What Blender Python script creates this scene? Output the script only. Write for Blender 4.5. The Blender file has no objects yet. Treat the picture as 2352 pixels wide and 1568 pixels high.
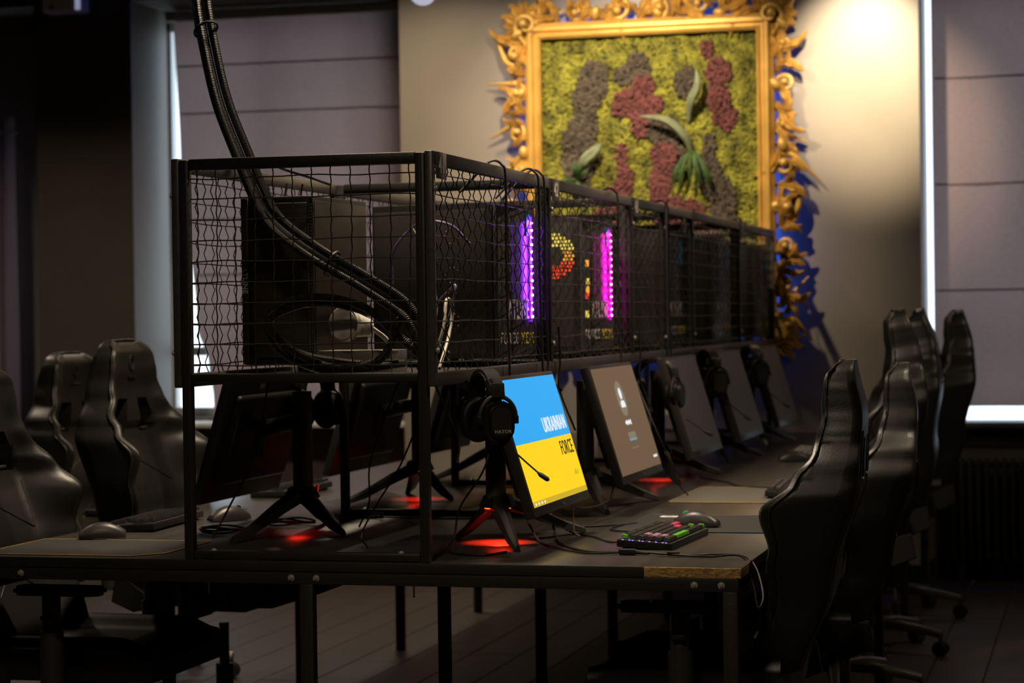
import bpy, bmesh, math, random
from mathutils import Vector, Matrix, noise
random.seed(7)
PI = math.pi
sc = bpy.context.scene
COL = sc.collection

# ------------------------------------------------------------------ camera, world, exposure, main lights
cam_d = bpy.data.cameras.new('camera'); cam = bpy.data.objects.new('camera', cam_d); COL.objects.link(cam)
F_PX, YAW, PITCH, ROLL = 5100.0, 0.26012, -0.01178, -0.01382
fw = Vector((-math.sin(YAW)*math.cos(PITCH), math.cos(YAW)*math.cos(PITCH), math.sin(PITCH)))
rt = Vector((math.cos(YAW), math.sin(YAW), 0)); up = rt.cross(fw)
cr, sr = math.cos(ROLL), math.sin(ROLL)
rt2 = rt*cr + up*sr; up2 = up*cr - rt*sr
m = Matrix((rt2, up2, -fw)).transposed().to_4x4(); m.translation = Vector((1.5285, -5.0340, 1.3355))
cam.matrix_world = m
cam_d.sensor_width = 36.0; cam_d.lens = F_PX/2352*36; cam_d.clip_end = 100
cam_d.dof.use_dof = True; cam_d.dof.focus_distance = 5.25; cam_d.dof.aperture_fstop = 4.6
sc.camera = cam

w = bpy.data.worlds.new('sky'); sc.world = w; w.use_nodes = True
wn = w.node_tree; wn.nodes.clear()
wo = wn.nodes.new('ShaderNodeOutputWorld'); wb = wn.nodes.new('ShaderNodeBackground')
wb.inputs[0].default_value = (0.72, 0.87, 1.0, 1); wb.inputs[1].default_value = 2.6
wn.links.new(wb.outputs[0], wo.inputs[0])

sc.view_settings.view_transform = 'Standard'; sc.view_settings.look = 'None'
sc.view_settings.gamma = 1.0; sc.view_settings.exposure = 0.0; sc.view_settings.use_curve_mapping = False
sc.cycles.max_bounces = 5; sc.cycles.diffuse_bounces = 3; sc.cycles.glossy_bounces = 2; sc.cycles.adaptive_threshold = .02
sc.cycles.transmission_bounces = 5; sc.cycles.sample_clamp_indirect = 4.0
sc.cycles.caustics_reflective = False; sc.cycles.caustics_refractive = False

# ------------------------------------------------------------------ materials
MATS = {}
def pm(name, c, rough=.5, metal=0., var=.15, scale=20., bump=0., stretch=None, spec=.5, coat=0.):
    """principled material with procedural colour variation and optional bump"""
    if name in MATS: return MATS[name]
    ma = bpy.data.materials.new(name); ma.use_nodes = True; nt = ma.node_tree; b = nt.nodes['Principled BSDF']
    b.inputs['Roughness'].default_value = rough; b.inputs['Metallic'].default_value = metal
    b.inputs['Specular IOR Level'].default_value = spec; b.inputs['Coat Weight'].default_value = coat
    tc = nt.nodes.new('ShaderNodeTexCoord'); mp = nt.nodes.new('ShaderNodeMapping')
    mp.inputs['Scale'].default_value = stretch or (1, 1, 1)
    nz = nt.nodes.new('ShaderNodeTexNoise'); nz.inputs['Scale'].default_value = scale; nz.inputs['Detail'].default_value = 4
    rp = nt.nodes.new('ShaderNodeValToRGB')
    lo = [max(0, x*(1-var)) for x in c]; hi = [x*(1+var) for x in c]
    rp.color_ramp.elements[0].position = .3; rp.color_ramp.elements[1].position = .7
    rp.color_ramp.elements[0].color = (*lo, 1); rp.color_ramp.elements[1].color = (*hi, 1)
    L = nt.links.new
    L(tc.outputs['Object'], mp.inputs[0]); L(mp.outputs[0], nz.inputs['Vector']); L(nz.outputs['Fac'], rp.inputs[0]); L(rp.outputs[0], b.inputs['Base Color'])
    if bump:
        bp = nt.nodes.new('ShaderNodeBump'); bp.inputs['Strength'].default_value = bump; bp.inputs['Distance'].default_value = .004
        L(nz.outputs['Fac'], bp.inputs['Height']); L(bp.outputs[0], b.inputs['Normal'])
    MATS[name] = ma; return ma
def em(name, c, s, base=(.02, .02, .02)):
    if name in MATS: return MATS[name]
    ma = bpy.data.materials.new(name); ma.use_nodes = True; b = ma.node_tree.nodes['Principled BSDF']
    b.inputs['Base Color'].default_value = (*base, 1); b.inputs['Roughness'].default_value = .4
    b.inputs['Emission Color'].default_value = (*c, 1); b.inputs['Emission Strength'].default_value = s
    MATS[name] = ma; return ma
def translucent(name, c, t, k, scale=60., streak=(1, 1, 1)):
    """woven cloth: diffuse front plus light passing through"""
    ma = bpy.data.materials.new(name); ma.use_nodes = True; nt = ma.node_tree; nt.nodes.clear(); L = nt.links.new
    o = nt.nodes.new('ShaderNodeOutputMaterial'); d = nt.nodes.new('ShaderNodeBsdfDiffuse'); tr = nt.nodes.new('ShaderNodeBsdfTranslucent'); mx = nt.nodes.new('ShaderNodeMixShader')
    tc = nt.nodes.new('ShaderNodeTexCoord'); mp = nt.nodes.new('ShaderNodeMapping'); mp.inputs['Scale'].default_value = streak
    nz = nt.nodes.new('ShaderNodeTexNoise'); nz.inputs['Scale'].default_value = scale; nz.inputs['Detail'].default_value = 5
    rp = nt.nodes.new('ShaderNodeValToRGB')
    rp.color_ramp.elements[0].color = (*[x*.8 for x in c], 1); rp.color_ramp.elements[1].color = (*[x*1.2 for x in c], 1)
    rp2 = nt.nodes.new('ShaderNodeValToRGB')
    rp2.color_ramp.elements[0].color = (*[x*.75 for x in t], 1); rp2.color_ramp.elements[1].color = (*[x*1.25 for x in t], 1)
    L(tc.outputs['Object'], mp.inputs[0]); L(mp.outputs[0], nz.inputs['Vector']); L(nz.outputs['Fac'], rp.inputs[0]); L(nz.outputs['Fac'], rp2.inputs[0])
    L(rp.outputs[0], d.inputs[0]); L(rp2.outputs[0], tr.inputs[0]); mx.inputs[0].default_value = k
    L(d.outputs[0], mx.inputs[1]); L(tr.outputs[0], mx.inputs[2]); L(mx.outputs[0], o.inputs[0])
    MATS[name] = ma; return ma
def glass(name, c=(1, 1, 1), rough=0.):
    ma = bpy.data.materials.new(name); ma.use_nodes = True; nt = ma.node_tree; nt.nodes.clear(); L = nt.links.new
    o = nt.nodes.new('ShaderNodeOutputMaterial'); t = nt.nodes.new('ShaderNodeBsdfTransparent'); g = nt.nodes.new('ShaderNodeBsdfGlossy'); mx = nt.nodes.new('ShaderNodeMixShader')
    t.inputs[0].default_value = (*c, 1); g.inputs['Roughness'].default_value = rough; mx.inputs[0].default_value = .06
    L(t.outputs[0], mx.inputs[1]); L(g.outputs[0], mx.inputs[2]); L(mx.outputs[0], o.inputs[0]); MATS[name] = ma; return ma

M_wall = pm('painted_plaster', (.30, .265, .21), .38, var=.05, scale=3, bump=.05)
M_wallshade = pm('dark_plaster', (.052, .041, .030), .7, var=.12, scale=3)  # shade of the backlit pier and soffits put into the plaster colour
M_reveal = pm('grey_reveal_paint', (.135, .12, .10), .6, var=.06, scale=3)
M_ceil = pm('dark_ceiling_paint', (.05, .045, .042), .9, var=.1)
M_plank = pm('grey_laminate', (.036, .027, .022), .5, var=.3, scale=8, stretch=(12, 1, 1), bump=.05)
M_frame = pm('black_powder_coat', (.022, .0205, .018), .42, var=.15, scale=150, bump=.08, spec=.5)
M_railmetal = pm('worn_black_steel', (.105, .097, .088), .36, metal=.45, var=.2, scale=60, stretch=(1, .1, 1))
M_wire = pm('black_wire', (.085, .08, .07), .32, metal=.6, var=.2, scale=200)
M_bolt = pm('zinc_bolt', (.62, .59, .52), .35, metal=.6, var=.1, scale=80)
M_desk = pm('black_melamine', (.052, .047, .042), .29, var=.22, scale=30, stretch=(1, .12, 1), bump=.03, spec=.55)
M_band = pm('black_edge_band', (.018, .017, .016), .5, var=.1)
M_chip = None
M_leather = pm('black_leather', (.013, .0123, .0112), .40, var=.15, scale=260, bump=.10, spec=.5)
M_leatherS = pm('black_leather_side', (.011, .0105, .0098), .48, var=.15, scale=260, bump=.10, spec=.35)
M_pipe = pm('dark_piping', (.01, .01, .01), .4)
M_plastic = pm('black_plastic', (.014, .0135, .013), .42, var=.12, scale=120, bump=.06)
M_plastic2 = pm('charcoal_plastic', (.035, .033, .031), .38, var=.12, scale=120, bump=.05)
M_gun = pm('gunmetal_plastic', (.085, .08, .07), .42, metal=.35, var=.1, scale=300)
M_rubber = pm('black_rubber', (.010, .010, .010), .6, var=.1)
M_cable = pm('black_cable_sheath', (.012, .012, .012), .6, var=.1)
M_chrome = pm('satin_chrome', (.5, .48, .44), .3, metal=1., var=.05)
M_conduit = pm('black_corrugated_pvc', (.014, .013, .012), .42, var=.15, scale=30, spec=.5)
M_white = pm('white_plastic', (.62, .6, .55), .5, var=.04)
M_whitep = pm('white_print', (.72, .70, .66), .6, var=.05)
M_greyp = pm('grey_print', (.62, .60, .57), .6, var=.05)
M_yellowp = pm('yellow_print', (.70, .62, .05), .6, var=.08)
M_orange = pm('orange_print', (.8, .28, .03), .5, var=.1)
M_bluefilm = pm('blue_film', (.03, .34, .60), .35, var=.1)
M_glassd = pm('smoked_glass', (.05, .048, .05), .28, var=.1, spec=.6)
M_screenoff = pm('matte_dark_screen', (.065, .06, .056), .34, var=.05, scale=5, spec=.7)  # base grey raised to stand in for reflections on unlit screens
M_gold = pm('gilded_plaster', (.60, .36, .085), .45, metal=.3, var=.35, scale=14, bump=.25)
M_gold2 = pm('gilded_moulding', (.70, .42, .10), .4, metal=.3, var=.15, scale=10, bump=.1)
M_pad = pm('black_cloth_pad', (.024, .022, .021), .8, var=.15, scale=300, bump=.2)
M_padgrey = pm('grey_cloth_pad', (.115, .108, .09), .75, var=.12, scale=300, bump=.2)
M_stitch = pm('gold_stitching', (.42, .25, .06), .6)
M_bluestitch = pm('blue_stitching', (.03, .08, .16), .6)
M_win = pm('white_window_frame', (.6, .62, .62), .4, var=.04)
M_rad = pm('dark_radiator_enamel', (.018, .017, .014), .45, var=.1)
M_violet = pm('violet_cable_sheath', (.14, .11, .24), .4, var=.1)
M_beige = pm('beige_cable_sheath', (.45, .40, .30), .45, var=.1)
M_steel = pm('galvanised_steel', (.30, .28, .23), .35, metal=.7, var=.12, scale=60)
M_blind = translucent('mauve_blind_cloth', (.30, .225, .215), (.175, .118, .110), .5, scale=40, streak=(1, 1, 4))
M_curtain = translucent('mauve_curtain_cloth', (.26, .185, .21), (.10, .072, .085), .5, scale=40, streak=(4, 4, 1))
M_glass = glass('window_glass')
M_mossg = pm('green_moss', (.19, .185, .022), .9, var=.75, scale=13, bump=.8)
M_mossd = pm('grey_brown_moss', (.075, .058, .042), .9, var=.45, scale=30)
M_mossm = pm('maroon_moss', (.135, .042, .040), .9, var=.4, scale=30)
M_leafg = pm('green_fern_leaf', (.035, .085, .015), .6, var=.4)
M_leafp = pm('pale_grey_leaf', (.20, .23, .13), .6, var=.25)
M_keyk = pm('black_keycap', (.022, .021, .022), .45, var=.15, scale=80)
M_keyg = pm('green_keycap', (.10, .44, .02), .45, var=.08)
M_keyp = pm('lilac_keycap', (.52, .27, .42), .45, var=.08)
M_keyr = pm('pink_keycap', (.60, .05, .16), .45, var=.08)
M_keyw = pm('grey_keycap', (.30, .28, .24), .45, var=.08)
E_blue = em('blue_led_strip', (.03, .12, 1.0), 45)
E_floorblue = em('blue_floor_led', (.01, .04, .9), .35)
E_red = em('red_led_lens', (1.0, .02, .008), 14)
E_redsoft = em('red_lit_slit', (1.0, .02, .01), .35)
E_violet = em('violet_led', (.28, .03, 1.0), 1.3)
E_magenta = em('magenta_led', (1.0, .0, .62), .9)
E_dotv = em('white_violet_led', (.50, .12, 1.0), 16)
E_dotm = em('white_pink_led', (1.0, .12, .62), 14)
E_green = em('green_led', (.1, 1.0, .15), .5)
E_keyled = em('violet_key_led', (.35, .2, 1.0), 1.2)
E_scrblue = em('screen_sky_blue', (.025, .40, .90), 1.0)
E_scryel = em('screen_yellow', (1.0, .66, .008), 1.0)
E_scryel2 = em('screen_dark_yellow', (.62, .42, .02), 1.0)
E_scrwhite = em('screen_white', (.85, .88, .9), 1.0)
E_scrblack = em('screen_black', (.02, .02, .01), .3)
E_scrwarm = em('screen_warm_brown', (.145, .088, .048), 1.0)
E_scrgrey = em('screen_grey', (.22, .18, .12), 1.0)
E_scrbl2 = em('screen_field_blue', (.12, .32, .45), 1.0)

# ------------------------------------------------------------------ mesh helpers
def link(o, parent=None):
    COL.objects.link(o)
    if parent is not None: o.parent = parent
    return o
def tag(o, label=None, cat=None, group=None, kind=None):
    if label: o['label'] = label
    if cat: o['category'] = cat
    if group: o['group'] = group
    if kind: o['kind'] = kind
    return o
def thing(name, loc, label, cat, rz=0., group=None):
    o = bpy.data.objects.new(name, None); o.empty_display_size = .05; link(o)
    o.location = loc; o.rotation_euler = (0, 0, rz); return tag(o, label, cat, group)
def mesh_obj(name, me, mat, parent=None, M=None):
    if mat is not None and not me.materials: me.materials.append(mat)
    o = bpy.data.objects.new(name, me); link(o, parent)
    if M is not None: o.matrix_local = M
    return o
def catmull(pts, n=8):
    P = [Vector(p) for p in pts]; P = [P[0]*2-P[1]]+P+[P[-1]*2-P[-2]]; out = []
    for i in range(1, len(P)-2):
        a, b, c, d = P[i-1:i+3]
        for k in range(n):
            t = k/n; out.append(.5*((2*b)+(c-a)*t+(2*a-5*b+4*c-d)*t*t+(3*b-a-3*c+d)*t**3))
    out.append(P[-2]); return out
class MB:
    def __init__(s): s.bm = bmesh.new()
    def box(s, c, d, rot=None, bev=0., seg=2):
        M = Matrix.Translation(c)
        if rot is not None: M = M @ (rot if isinstance(rot, Matrix) else Matrix.Rotation(rot, 4, 'Z'))
        t = bmesh.new(); bmesh.ops.create_cube(t, size=1); bmesh.ops.scale(t, vec=d, verts=t.verts)
        if bev: bmesh.ops.bevel(t, geom=list(t.edges), offset=bev, segments=seg, affect='EDGES', profile=.5)
        bmesh.ops.transform(t, matrix=M, verts=t.verts); s.add(t); return s
    def add(s, t):
        me = bpy.data.meshes.new('t'); t.to_mesh(me); t.free(); s.bm.from_mesh(me); bpy.data.meshes.remove(me)
    def cyl(s, p0, p1, r0, r1=None, n=16, bev=0.):
        p0, p1 = Vector(p0), Vector(p1); d = p1-p0; t = bmesh.new()
        bmesh.ops.create_cone(t, cap_ends=True, segments=n, radius1=r0, radius2=r0 if r1 is None else r1, depth=d.length)
        if bev: bmesh.ops.bevel(t, geom=[e for e in t.edges if abs(e.verts[0].co.z-e.verts[1].co.z) < 1e-6], offset=bev, segments=2, affect='EDGES')
        M = Matrix.Translation((p0+p1)/2) @ d.to_track_quat('Z', 'Y').to_matrix().to_4x4()
        bmesh.ops.transform(t, matrix=M, verts=t.verts); s.add(t); return s
    def ball(s, c, r, sub=2, scale=(1, 1, 1), rot=None):
        t = bmesh.new(); bmesh.ops.create_icosphere(t, subdivisions=sub, radius=r)
        M = Matrix.Translation(c) @ (rot or Matrix()) @ Matrix.Diagonal((*scale, 1))
        bmesh.ops.transform(t, matrix=M, verts=t.verts); s.add(t); return s
    def tube(s, pts, r, n=8, caps=True, closed=False):
        """r: number or list of radii"""
        P = [Vector(p) for p in pts]; N = len(P); rs = r if isinstance(r, (list, tuple)) else [r]*N; bm = s.bm
        tan = []
        for i in range(N):
            a = P[(i-1) % N] if (closed or i > 0) else P[i]; b = P[(i+1) % N] if (closed or i < N-1) else P[i]
            tan.append((b-a).normalized())
        nv = tan[0].orthogonal().normalized(); rings = []
        for i in range(N):
            nv = (nv-tan[i]*nv.dot(tan[i])).normalized(); bv = tan[i].cross(nv)
            rings.append([bm.verts.new(P[i]+(nv*math.cos(2*PI*k/n)+bv*math.sin(2*PI*k/n))*rs[i]) for k in range(n)])
        for i in range(N if closed else N-1):
            A, B = rings[i], rings[(i+1) % N]
            for k in range(n):
                bm.faces.new((A[k], A[(k+1) % n], B[(k+1) % n], B[k]))
        if caps and not closed:
            bm.faces.new(rings[0][::-1]); bm.faces.new(rings[-1])
        return s
    def prism(s, outline, h0, h1, M=None, bev=0.):
        """outline in local xy, extruded along local z"""
        t = bmesh.new(); a = [t.verts.new((x, y, h0)) for x, y in outline]; b = [t.verts.new((x, y, h1)) for x, y in outline]; n = len(outline)
        t.faces.new(a[::-1]); t.faces.new(b)
        for i in range(n): t.faces.new((a[i], a[(i+1) % n], b[(i+1) % n], b[i]))
        bmesh.ops.recalc_face_normals(t, faces=t.faces)
        if bev: bmesh.ops.bevel(t, geom=[e for e in t.edges if abs(e.verts[0].co.z-e.verts[1].co.z) < 1e-6], offset=bev, segments=2, affect='EDGES')
        if M is not None: bmesh.ops.transform(t, matrix=M, verts=t.verts)
        s.add(t); return s
    def quad(s, a, b, c, d):
        s.bm.faces.new([s.bm.verts.new(p) for p in (a, b, c, d)]); return s
    def mesh(s, name, smooth=None):
        me = bpy.data.meshes.new(name); s.bm.normal_update(); s.bm.to_mesh(me); s.bm.free()
        if smooth is not None:
            for p in me.polygons: p.use_smooth = True
            me.set_sharp_from_angle(angle=math.radians(smooth))
        return me
    def build(s, name, mat, parent=None, smooth=40, M=None): return mesh_obj(name, s.mesh(name, smooth), mat, parent, M)
def axes(o, x, y):
    """matrix with local x / y along the given world directions"""
    x = Vector(x).normalized(); y = Vector(y); z = x.cross(y).normalized(); y = z.cross(x)
    M = Matrix((x, y, z)).transposed().to_4x4(); M.translation = Vector(o); return M
TXT = {}
def text_mesh(body, size, wide=1., bold=0.):
    key = (body, size, wide, bold)
    if key in TXT: return TXT[key]
    cu = bpy.data.curves.new('text', 'FONT'); cu.body = body; cu.size = size; cu.align_x = 'CENTER'; cu.align_y = 'CENTER'
    cu.extrude = .0006; cu.offset = bold; cu.resolution_u = 6; cu.space_character = 1.08
    ob = bpy.data.objects.new('text', cu); COL.objects.link(ob)
    me = bpy.data.meshes.new_from_object(ob); me.name = 'lettering'; me.materials.clear()
    for v in me.vertices: v.co.x *= wide
    bpy.data.objects.remove(ob); TXT[key] = me; return me
def lettering(name, body, size, mat, parent, M, wide=1., bold=0.):
    me = text_mesh(body, size, wide, bold).copy(); return mesh_obj(name, me, mat, parent, M)
def copy_tree(o, parent=None):
    c = o.copy(); COL.objects.link(c)
    if parent is not None: c.parent = parent
    for ch in list(o.children): copy_tree(ch, c)
    return c
def rrect(wd, ht, r, n=5):
    out = []
    for cx, cy, a in ((wd/2-r, ht/2-r, 0), (-wd/2+r, ht/2-r, 90), (-wd/2+r, -ht/2+r, 180), (wd/2-r, -ht/2+r, 270)):
        for k in range(n+1):
            t = math.radians(a+90*k/n); out.append((cx+r*math.cos(t), cy+r*math.sin(t)))
    return out
def lerp(x, pts):
    if x <= pts[0][0]: return pts[0][1]
    for (a, b), (c, d) in zip(pts, pts[1:]):
        if x <= c:
            t = (x-a)/(c-a); t = t*t*(3-2*t); return b+(d-b)*t
    return pts[-1][1]
def ss(a, b, x):
    t = min(1, max(0, (x-a)/(b-a))); return t*t*(3-2*t)

# ------------------------------------------------------------------ room shell
ZC, YW, YB = 3.45, 5.85, 6.32           # ceiling, front plane of piers, window wall
XL, XR, YF = -6.6, 3.6, -7.2
def structure(name, mb, mat, smooth=None): return tag(mb.build(name, mat, smooth=smooth), kind='structure')
floor = structure('floor', MB().box(((XL+XR)/2, (YF+YB)/2, -.06), (XR-XL+.4, YB-YF+.6, .1)), pm('floor_screed', (.02, .018, .016), .9))
plank = MB().box((0, 0, 0), (.196, 1.494, .012), bev=.0015, seg=1).mesh('plank'); plank.materials.append(M_plank)
k = 0
for i in range(41):
    for j in range(6):
        x = -4.6+.2*i; y = -1.6+1.5*j+.5*(i % 3)
        if y > 6.2: continue
        o = bpy.data.objects.new('plank', plank); link(o, floor); o.location = (x, y-.0, -.006); k += 1
structure('ceiling', MB().box(((XL+XR)/2, (YF+YB)/2, ZC+.06), (XR-XL+.4, YB-YF+.6, .12)), M_ceil)
structure('wall_left', MB().box((XL-.06, (YF+YB)/2, ZC/2), (.12, YB-YF+.4, ZC)), M_wallshade)
structure('wall_right', MB().box((XR+.06, (YF+YB)/2, ZC/2), (.12, YB-YF+.4, ZC)), M_reveal)
structure('wall_front', MB().box(((XL+XR)/2, YF-.06, ZC/2), (XR-XL, .12, ZC)), M_reveal)
# back wall: window wall with two openings, and the deep piers standing in front of it
SOF = 3.03
N1 = (-3.447, -1.945); N2 = (.683, 2.30)
W1 = (-3.50, -2.16, .80, 2.98); W2 = (.58, 2.20, .72, 2.98); W0 = (-6.3, -4.42, .80, 2.34)
wb_ = MB()
def wall_piece(x0, x1, z0, z1, y0=YB, y1=YB+.22): wb_.box(((x0+x1)/2, (y0+y1)/2, (z0+z1)/2), (x1-x0, y1-y0, z1-z0))
wall_piece(XL, W0[0], 0, ZC); wall_piece(W0[0], W0[1], 0, W0[2]); wall_piece(W0[0], W0[1], W0[3], ZC); wall_piece(W0[1], W1[0], 0, ZC); wall_piece(W1[0], W1[1], 0, W1[2]); wall_piece(W1[0], W1[1], W1[3], ZC)
wall_piece(W1[1], W2[0], 0, ZC); wall_piece(W2[0], W2[1], 0, W2[2]); wall_piece(W2[0], W2[1], W2[3], ZC); wall_piece(W2[1], XR, 0, ZC)
structure('wall_back', wb_, M_reveal)
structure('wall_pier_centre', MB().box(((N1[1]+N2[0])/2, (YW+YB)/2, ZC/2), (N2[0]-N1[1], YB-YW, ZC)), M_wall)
structure('wall_pier_left', MB().box((-3.72, (YW+YB)/2, ZC/2), (.553, YB-YW, ZC)), M_wallshade)
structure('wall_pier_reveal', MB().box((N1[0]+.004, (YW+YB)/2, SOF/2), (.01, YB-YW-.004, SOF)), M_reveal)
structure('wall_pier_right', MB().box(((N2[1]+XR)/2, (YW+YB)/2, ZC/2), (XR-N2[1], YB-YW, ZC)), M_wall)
structure('trim_1', MB().box(((N1[0]+N1[1])/2, (YW+YB)/2, (SOF+ZC)/2), (N1[1]-N1[0], YB-YW, ZC-SOF)), M_wallshade)
structure('trim_2', MB().box(((N2[0]+N2[1])/2, (YW+YB)/2, (SOF+ZC)/2), (N2[1]-N2[0], YB-YW, ZC-SOF)), M_wallshade)
structure('trim_3', MB().box(((XL-4.0)/2, (YW+YB)/2, (SOF+ZC)/2), (-4.0-XL, YB-YW, ZC-SOF)), M_wallshade)
structure('wall_under_window', MB().box(((N2[0]+N2[1])/2, (6.16+YB)/2, .375), (N2[1]-N2[0], YB-6.16, .75)), M_reveal)
structure('baseboard_back', MB().box(((N1[1]+N2[0])/2, YW-.008, .05), (N2[0]-N1[1], .016, .10), bev=.003), M_band)
structure('baseboard_right', MB().box(((N2[0]+N2[1])/2, 6.15, .05), (N2[1]-N2[0]-.02, .016, .10), bev=.003), M_rad)
for i, (W, nm) in enumerate(((W1, 'window_1'), (W2, 'window_2'), (W0, 'window_3'))):
    x0, x1, z0, z1 = W; f = MB(); t = .05; y = YB+.12
    for c, d in (((x0+t/2, y, (z0+z1)/2), (t, .07, z1-z0)), ((x1-t/2, y, (z0+z1)/2), (t, .07, z1-z0)), (((x0+x1)/2, y, z0+t/2), (x1-x0, .07, t)),
                 (((x0+x1)/2, y, z1-t/2), (x1-x0, .07, t)), (((x0+x1)/2, y, (z0+z1)/2), (.07, .07, z1-z0))):
        f.box(c, d, bev=.006)
    wf = structure(nm, f, M_win)
    for xa, xb in ((x0+t, (x0+x1)/2-.035), ((x0+x1)/2+.035, x1-t)):
        MB().box(((xa+xb)/2, y, (z0+z1)/2), (xb-xa, .006, z1-z0-2*t)).build('pane', M_glass, wf, None)
    MB().box(((x0+x1)/2, y, 1.16), (x1-x0-2*t, .06, .05), bev=.005).build('transom', M_win, wf)
structure('window_sill_1', MB().box(((N1[0]+N1[1])/2, 6.2, .765), (N1[1]-N1[0]-.03, .22, .03), bev=.008), M_win)
structure('window_sill_2', MB().box(((N2[0]+N2[1])/2, 6.19, .765), (N2[1]-N2[0]-.03, .3, .03), bev=.008), pm('grey_sill_stone', (.10, .095, .085), .5))

# ------------------------------------------------------------------ lamps of the room, and added unseen fill lamps
def spot_lamp(loc, target, energy, angle, blend, label, colour=(1, .80, .55), r=.03):
    t = thing('spot_lamp', loc, label, 'lamp', group='ceiling spotlights')
    d = (Vector(target)-Vector(loc)).normalized(); L = Matrix.Identity(4)
    MB().cyl((0, 0, ZC-loc[2]), (0, 0, .06), .009).build('stem', M_plastic, t)
    MB().cyl(-d*.09, d*.05, .045, n=24, bev=.004).build('housing', M_plastic, t)
    MB().cyl(d*.051, d*.053, .036, n=24).build('lens', em('warm_lens', (1, .82, .6), 6), t)
    li = bpy.data.lights.new('spot_light', 'SPOT'); li.energy = energy; li.spot_size = math.radians(angle); li.spot_blend = blend; li.color = colour; li.shadow_soft_size = r
    lo = bpy.data.objects.new('spot_light', li); link(lo, t); lo.matrix_local = axes(d*.07, d.orthogonal(), d.orthogonal().cross(-d)) if False else Matrix.Translation(d*.07) @ d.to_track_quat('-Z', 'Y').to_matrix().to_4x4()
    return t
spot_lamp((.34, 4.45, 3.22), (.44, 5.85, 2.46), 430, 40, 1., 'spotlight over the bare wall beside the gold frame')
spot_lamp((-.72, 4.25, 3.30), (-.68, 5.85, 2.10), 270, 70, 1., 'spotlight aimed at the gold framed moss picture')
def down_lamp(loc, energy, label, size=.35, colour=(1, .80, .58), spread=130):
    t = thing('down_lamp', loc, label, 'lamp', group='ceiling downlights')
    MB().cyl((0, 0, 0), (0, 0, .035), size/2+.02, n=32, bev=.005).build('housing', M_plastic, t)
    MB().cyl((0, 0, -.004), (0, 0, 0), size/2, n=32).build('diffuser', em('warm_diffuser', (1, .82, .62), 1.5), t)
    li = bpy.data.lights.new('down_light', 'AREA'); li.shape = 'DISK'; li.size = size; li.energy = energy; li.color = colour; li.spread = math.radians(spread)
    lo = bpy.data.objects.new('down_light', li); link(lo, t); lo.location = (0, 0, -.008); return t
spot_lamp((1.75, 1.5, 3.36), (.05, 1.45, 1.35), 170, 74, 1., 'spotlight aimed at the right-hand side of the cage')  # added unseen lamp, brightens side rails, number plates and desk
down_lamp((2.5, 3.2, ZC-.04), 12, 'round downlight above the right-hand aisle, nearer the wall')  # added unseen fill for surfaces facing the right-hand aisle
down_lamp((.3, -2.6, ZC-.04), 30, 'round downlight in front of the near end of the desk')  # added unseen fill for the near cage face and its contents
down_lamp((-1.7, 4.95, ZC-.04), 26, 'round downlight above the far end of the cage')  # added unseen fill for the wall left of the moss picture
down_lamp((-.40, .9, ZC-.04), 48, 'round downlight above the near end of the cage')
down_lamp((-4.2, 3.7, ZC-.04), 36, 'round downlight above the far left corner')  # added unseen fill for the left pier, curtain and wall unit
# white globe whose underside dips into the top of the picture
g = thing('globe_lamp', (-1.40, 4.5, 2.79), 'white globe lamp hanging above the cage', 'lamp')
MB().ball((0, 0, 0), .062, 3).build('globe', em('pale_globe', (.75, .76, 1.0), .55, (.7, .7, .7)), g)
MB().cyl((0, 0, .055), (0, 0, ZC-2.79), .008).build('stem', M_plastic, g)
MB().cyl((0, 0, .05), (0, 0, .09), .03, n=20).build('collar', M_plastic, g)

# ------------------------------------------------------------------ blinds, curtain, radiator, wall unit
def blind(name, xt0, xt1, ztop, zbot, y, label, left=None, seams=()):
    """cloth sheet with gentle waves; left(z) gives a slanting left edge"""
    t = thing(name, ((xt0+xt1)/2, y, zbot), label, 'blind'); ox, oz = (xt0+xt1)/2, zbot
    b = MB(); nx, nz = 40, 60; rows = []
    for j in range(nz+1):
        z = zbot+(ztop-zbot)*j/nz; x0 = left(z) if left else xt0
        rows.append([b.bm.verts.new((x0+(xt1-x0)*i/nx-ox, .006*math.sin(i*.9+z)+.006*noise.noise((i*.2, z*2, 0)), z-oz)) for i in range(nx+1)])
    for j in range(nz):
        for i in range(nx): b.bm.faces.new((rows[j][i], rows[j][i+1], rows[j+1][i+1], rows[j+1][i]))
    b.build('cloth', M_blind, t, 180)
    for z in seams:
        x0 = (left(z) if left else xt0)+.015
        MB().tube([(x0-ox, -.009, z-oz), (xt1-ox, -.009, z-oz)], .0045, 6).build('fold_rod', M_blind, t)
    MB().box((0, 0, ztop-oz+.02), (xt1-xt0, .04, .05), bev=.005).build('head_rail', M_win, t)
    return t
blind('window_blind', -3.36, N1[1]-.005, 2.97, .42, 6.27, 'mauve cloth blind filling the window left of the gold frame',
      left=lambda z: lerp(z, ((.42, -3.14), (.9, -3.175), (1.1, -3.20), (1.3, -3.265), (2.2, -3.345), (3.0, -3.375))), seams=(2.72, 2.46, 2.17, 1.88, 1.58))
blind('window_blind', .712, 2.27, 2.97, .85, 6.27, 'mauve cloth blind on the right above the radiator', seams=(2.49, 1.96, 1.43))
cu_ = thing('curtain', (-4.9, 6.12, .3), 'mauve pleated curtain hanging at the far left edge', 'curtain')
b = MB(); rows = []
for j in range(31):
    z = 2.16*j/30
    rows.append([b.bm.verts.new((-.62+1.26*i/80, .035*math.sin(i*.55+.3*math.sin(z*2)), z)) for i in range(81)])
for j in range(30):
    for i in range(80): b.bm.faces.new((rows[j][i], rows[j][i+1], rows[j+1][i+1], rows[j+1][i]))
b.build('cloth', M_curtain, cu_, 180)
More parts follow.
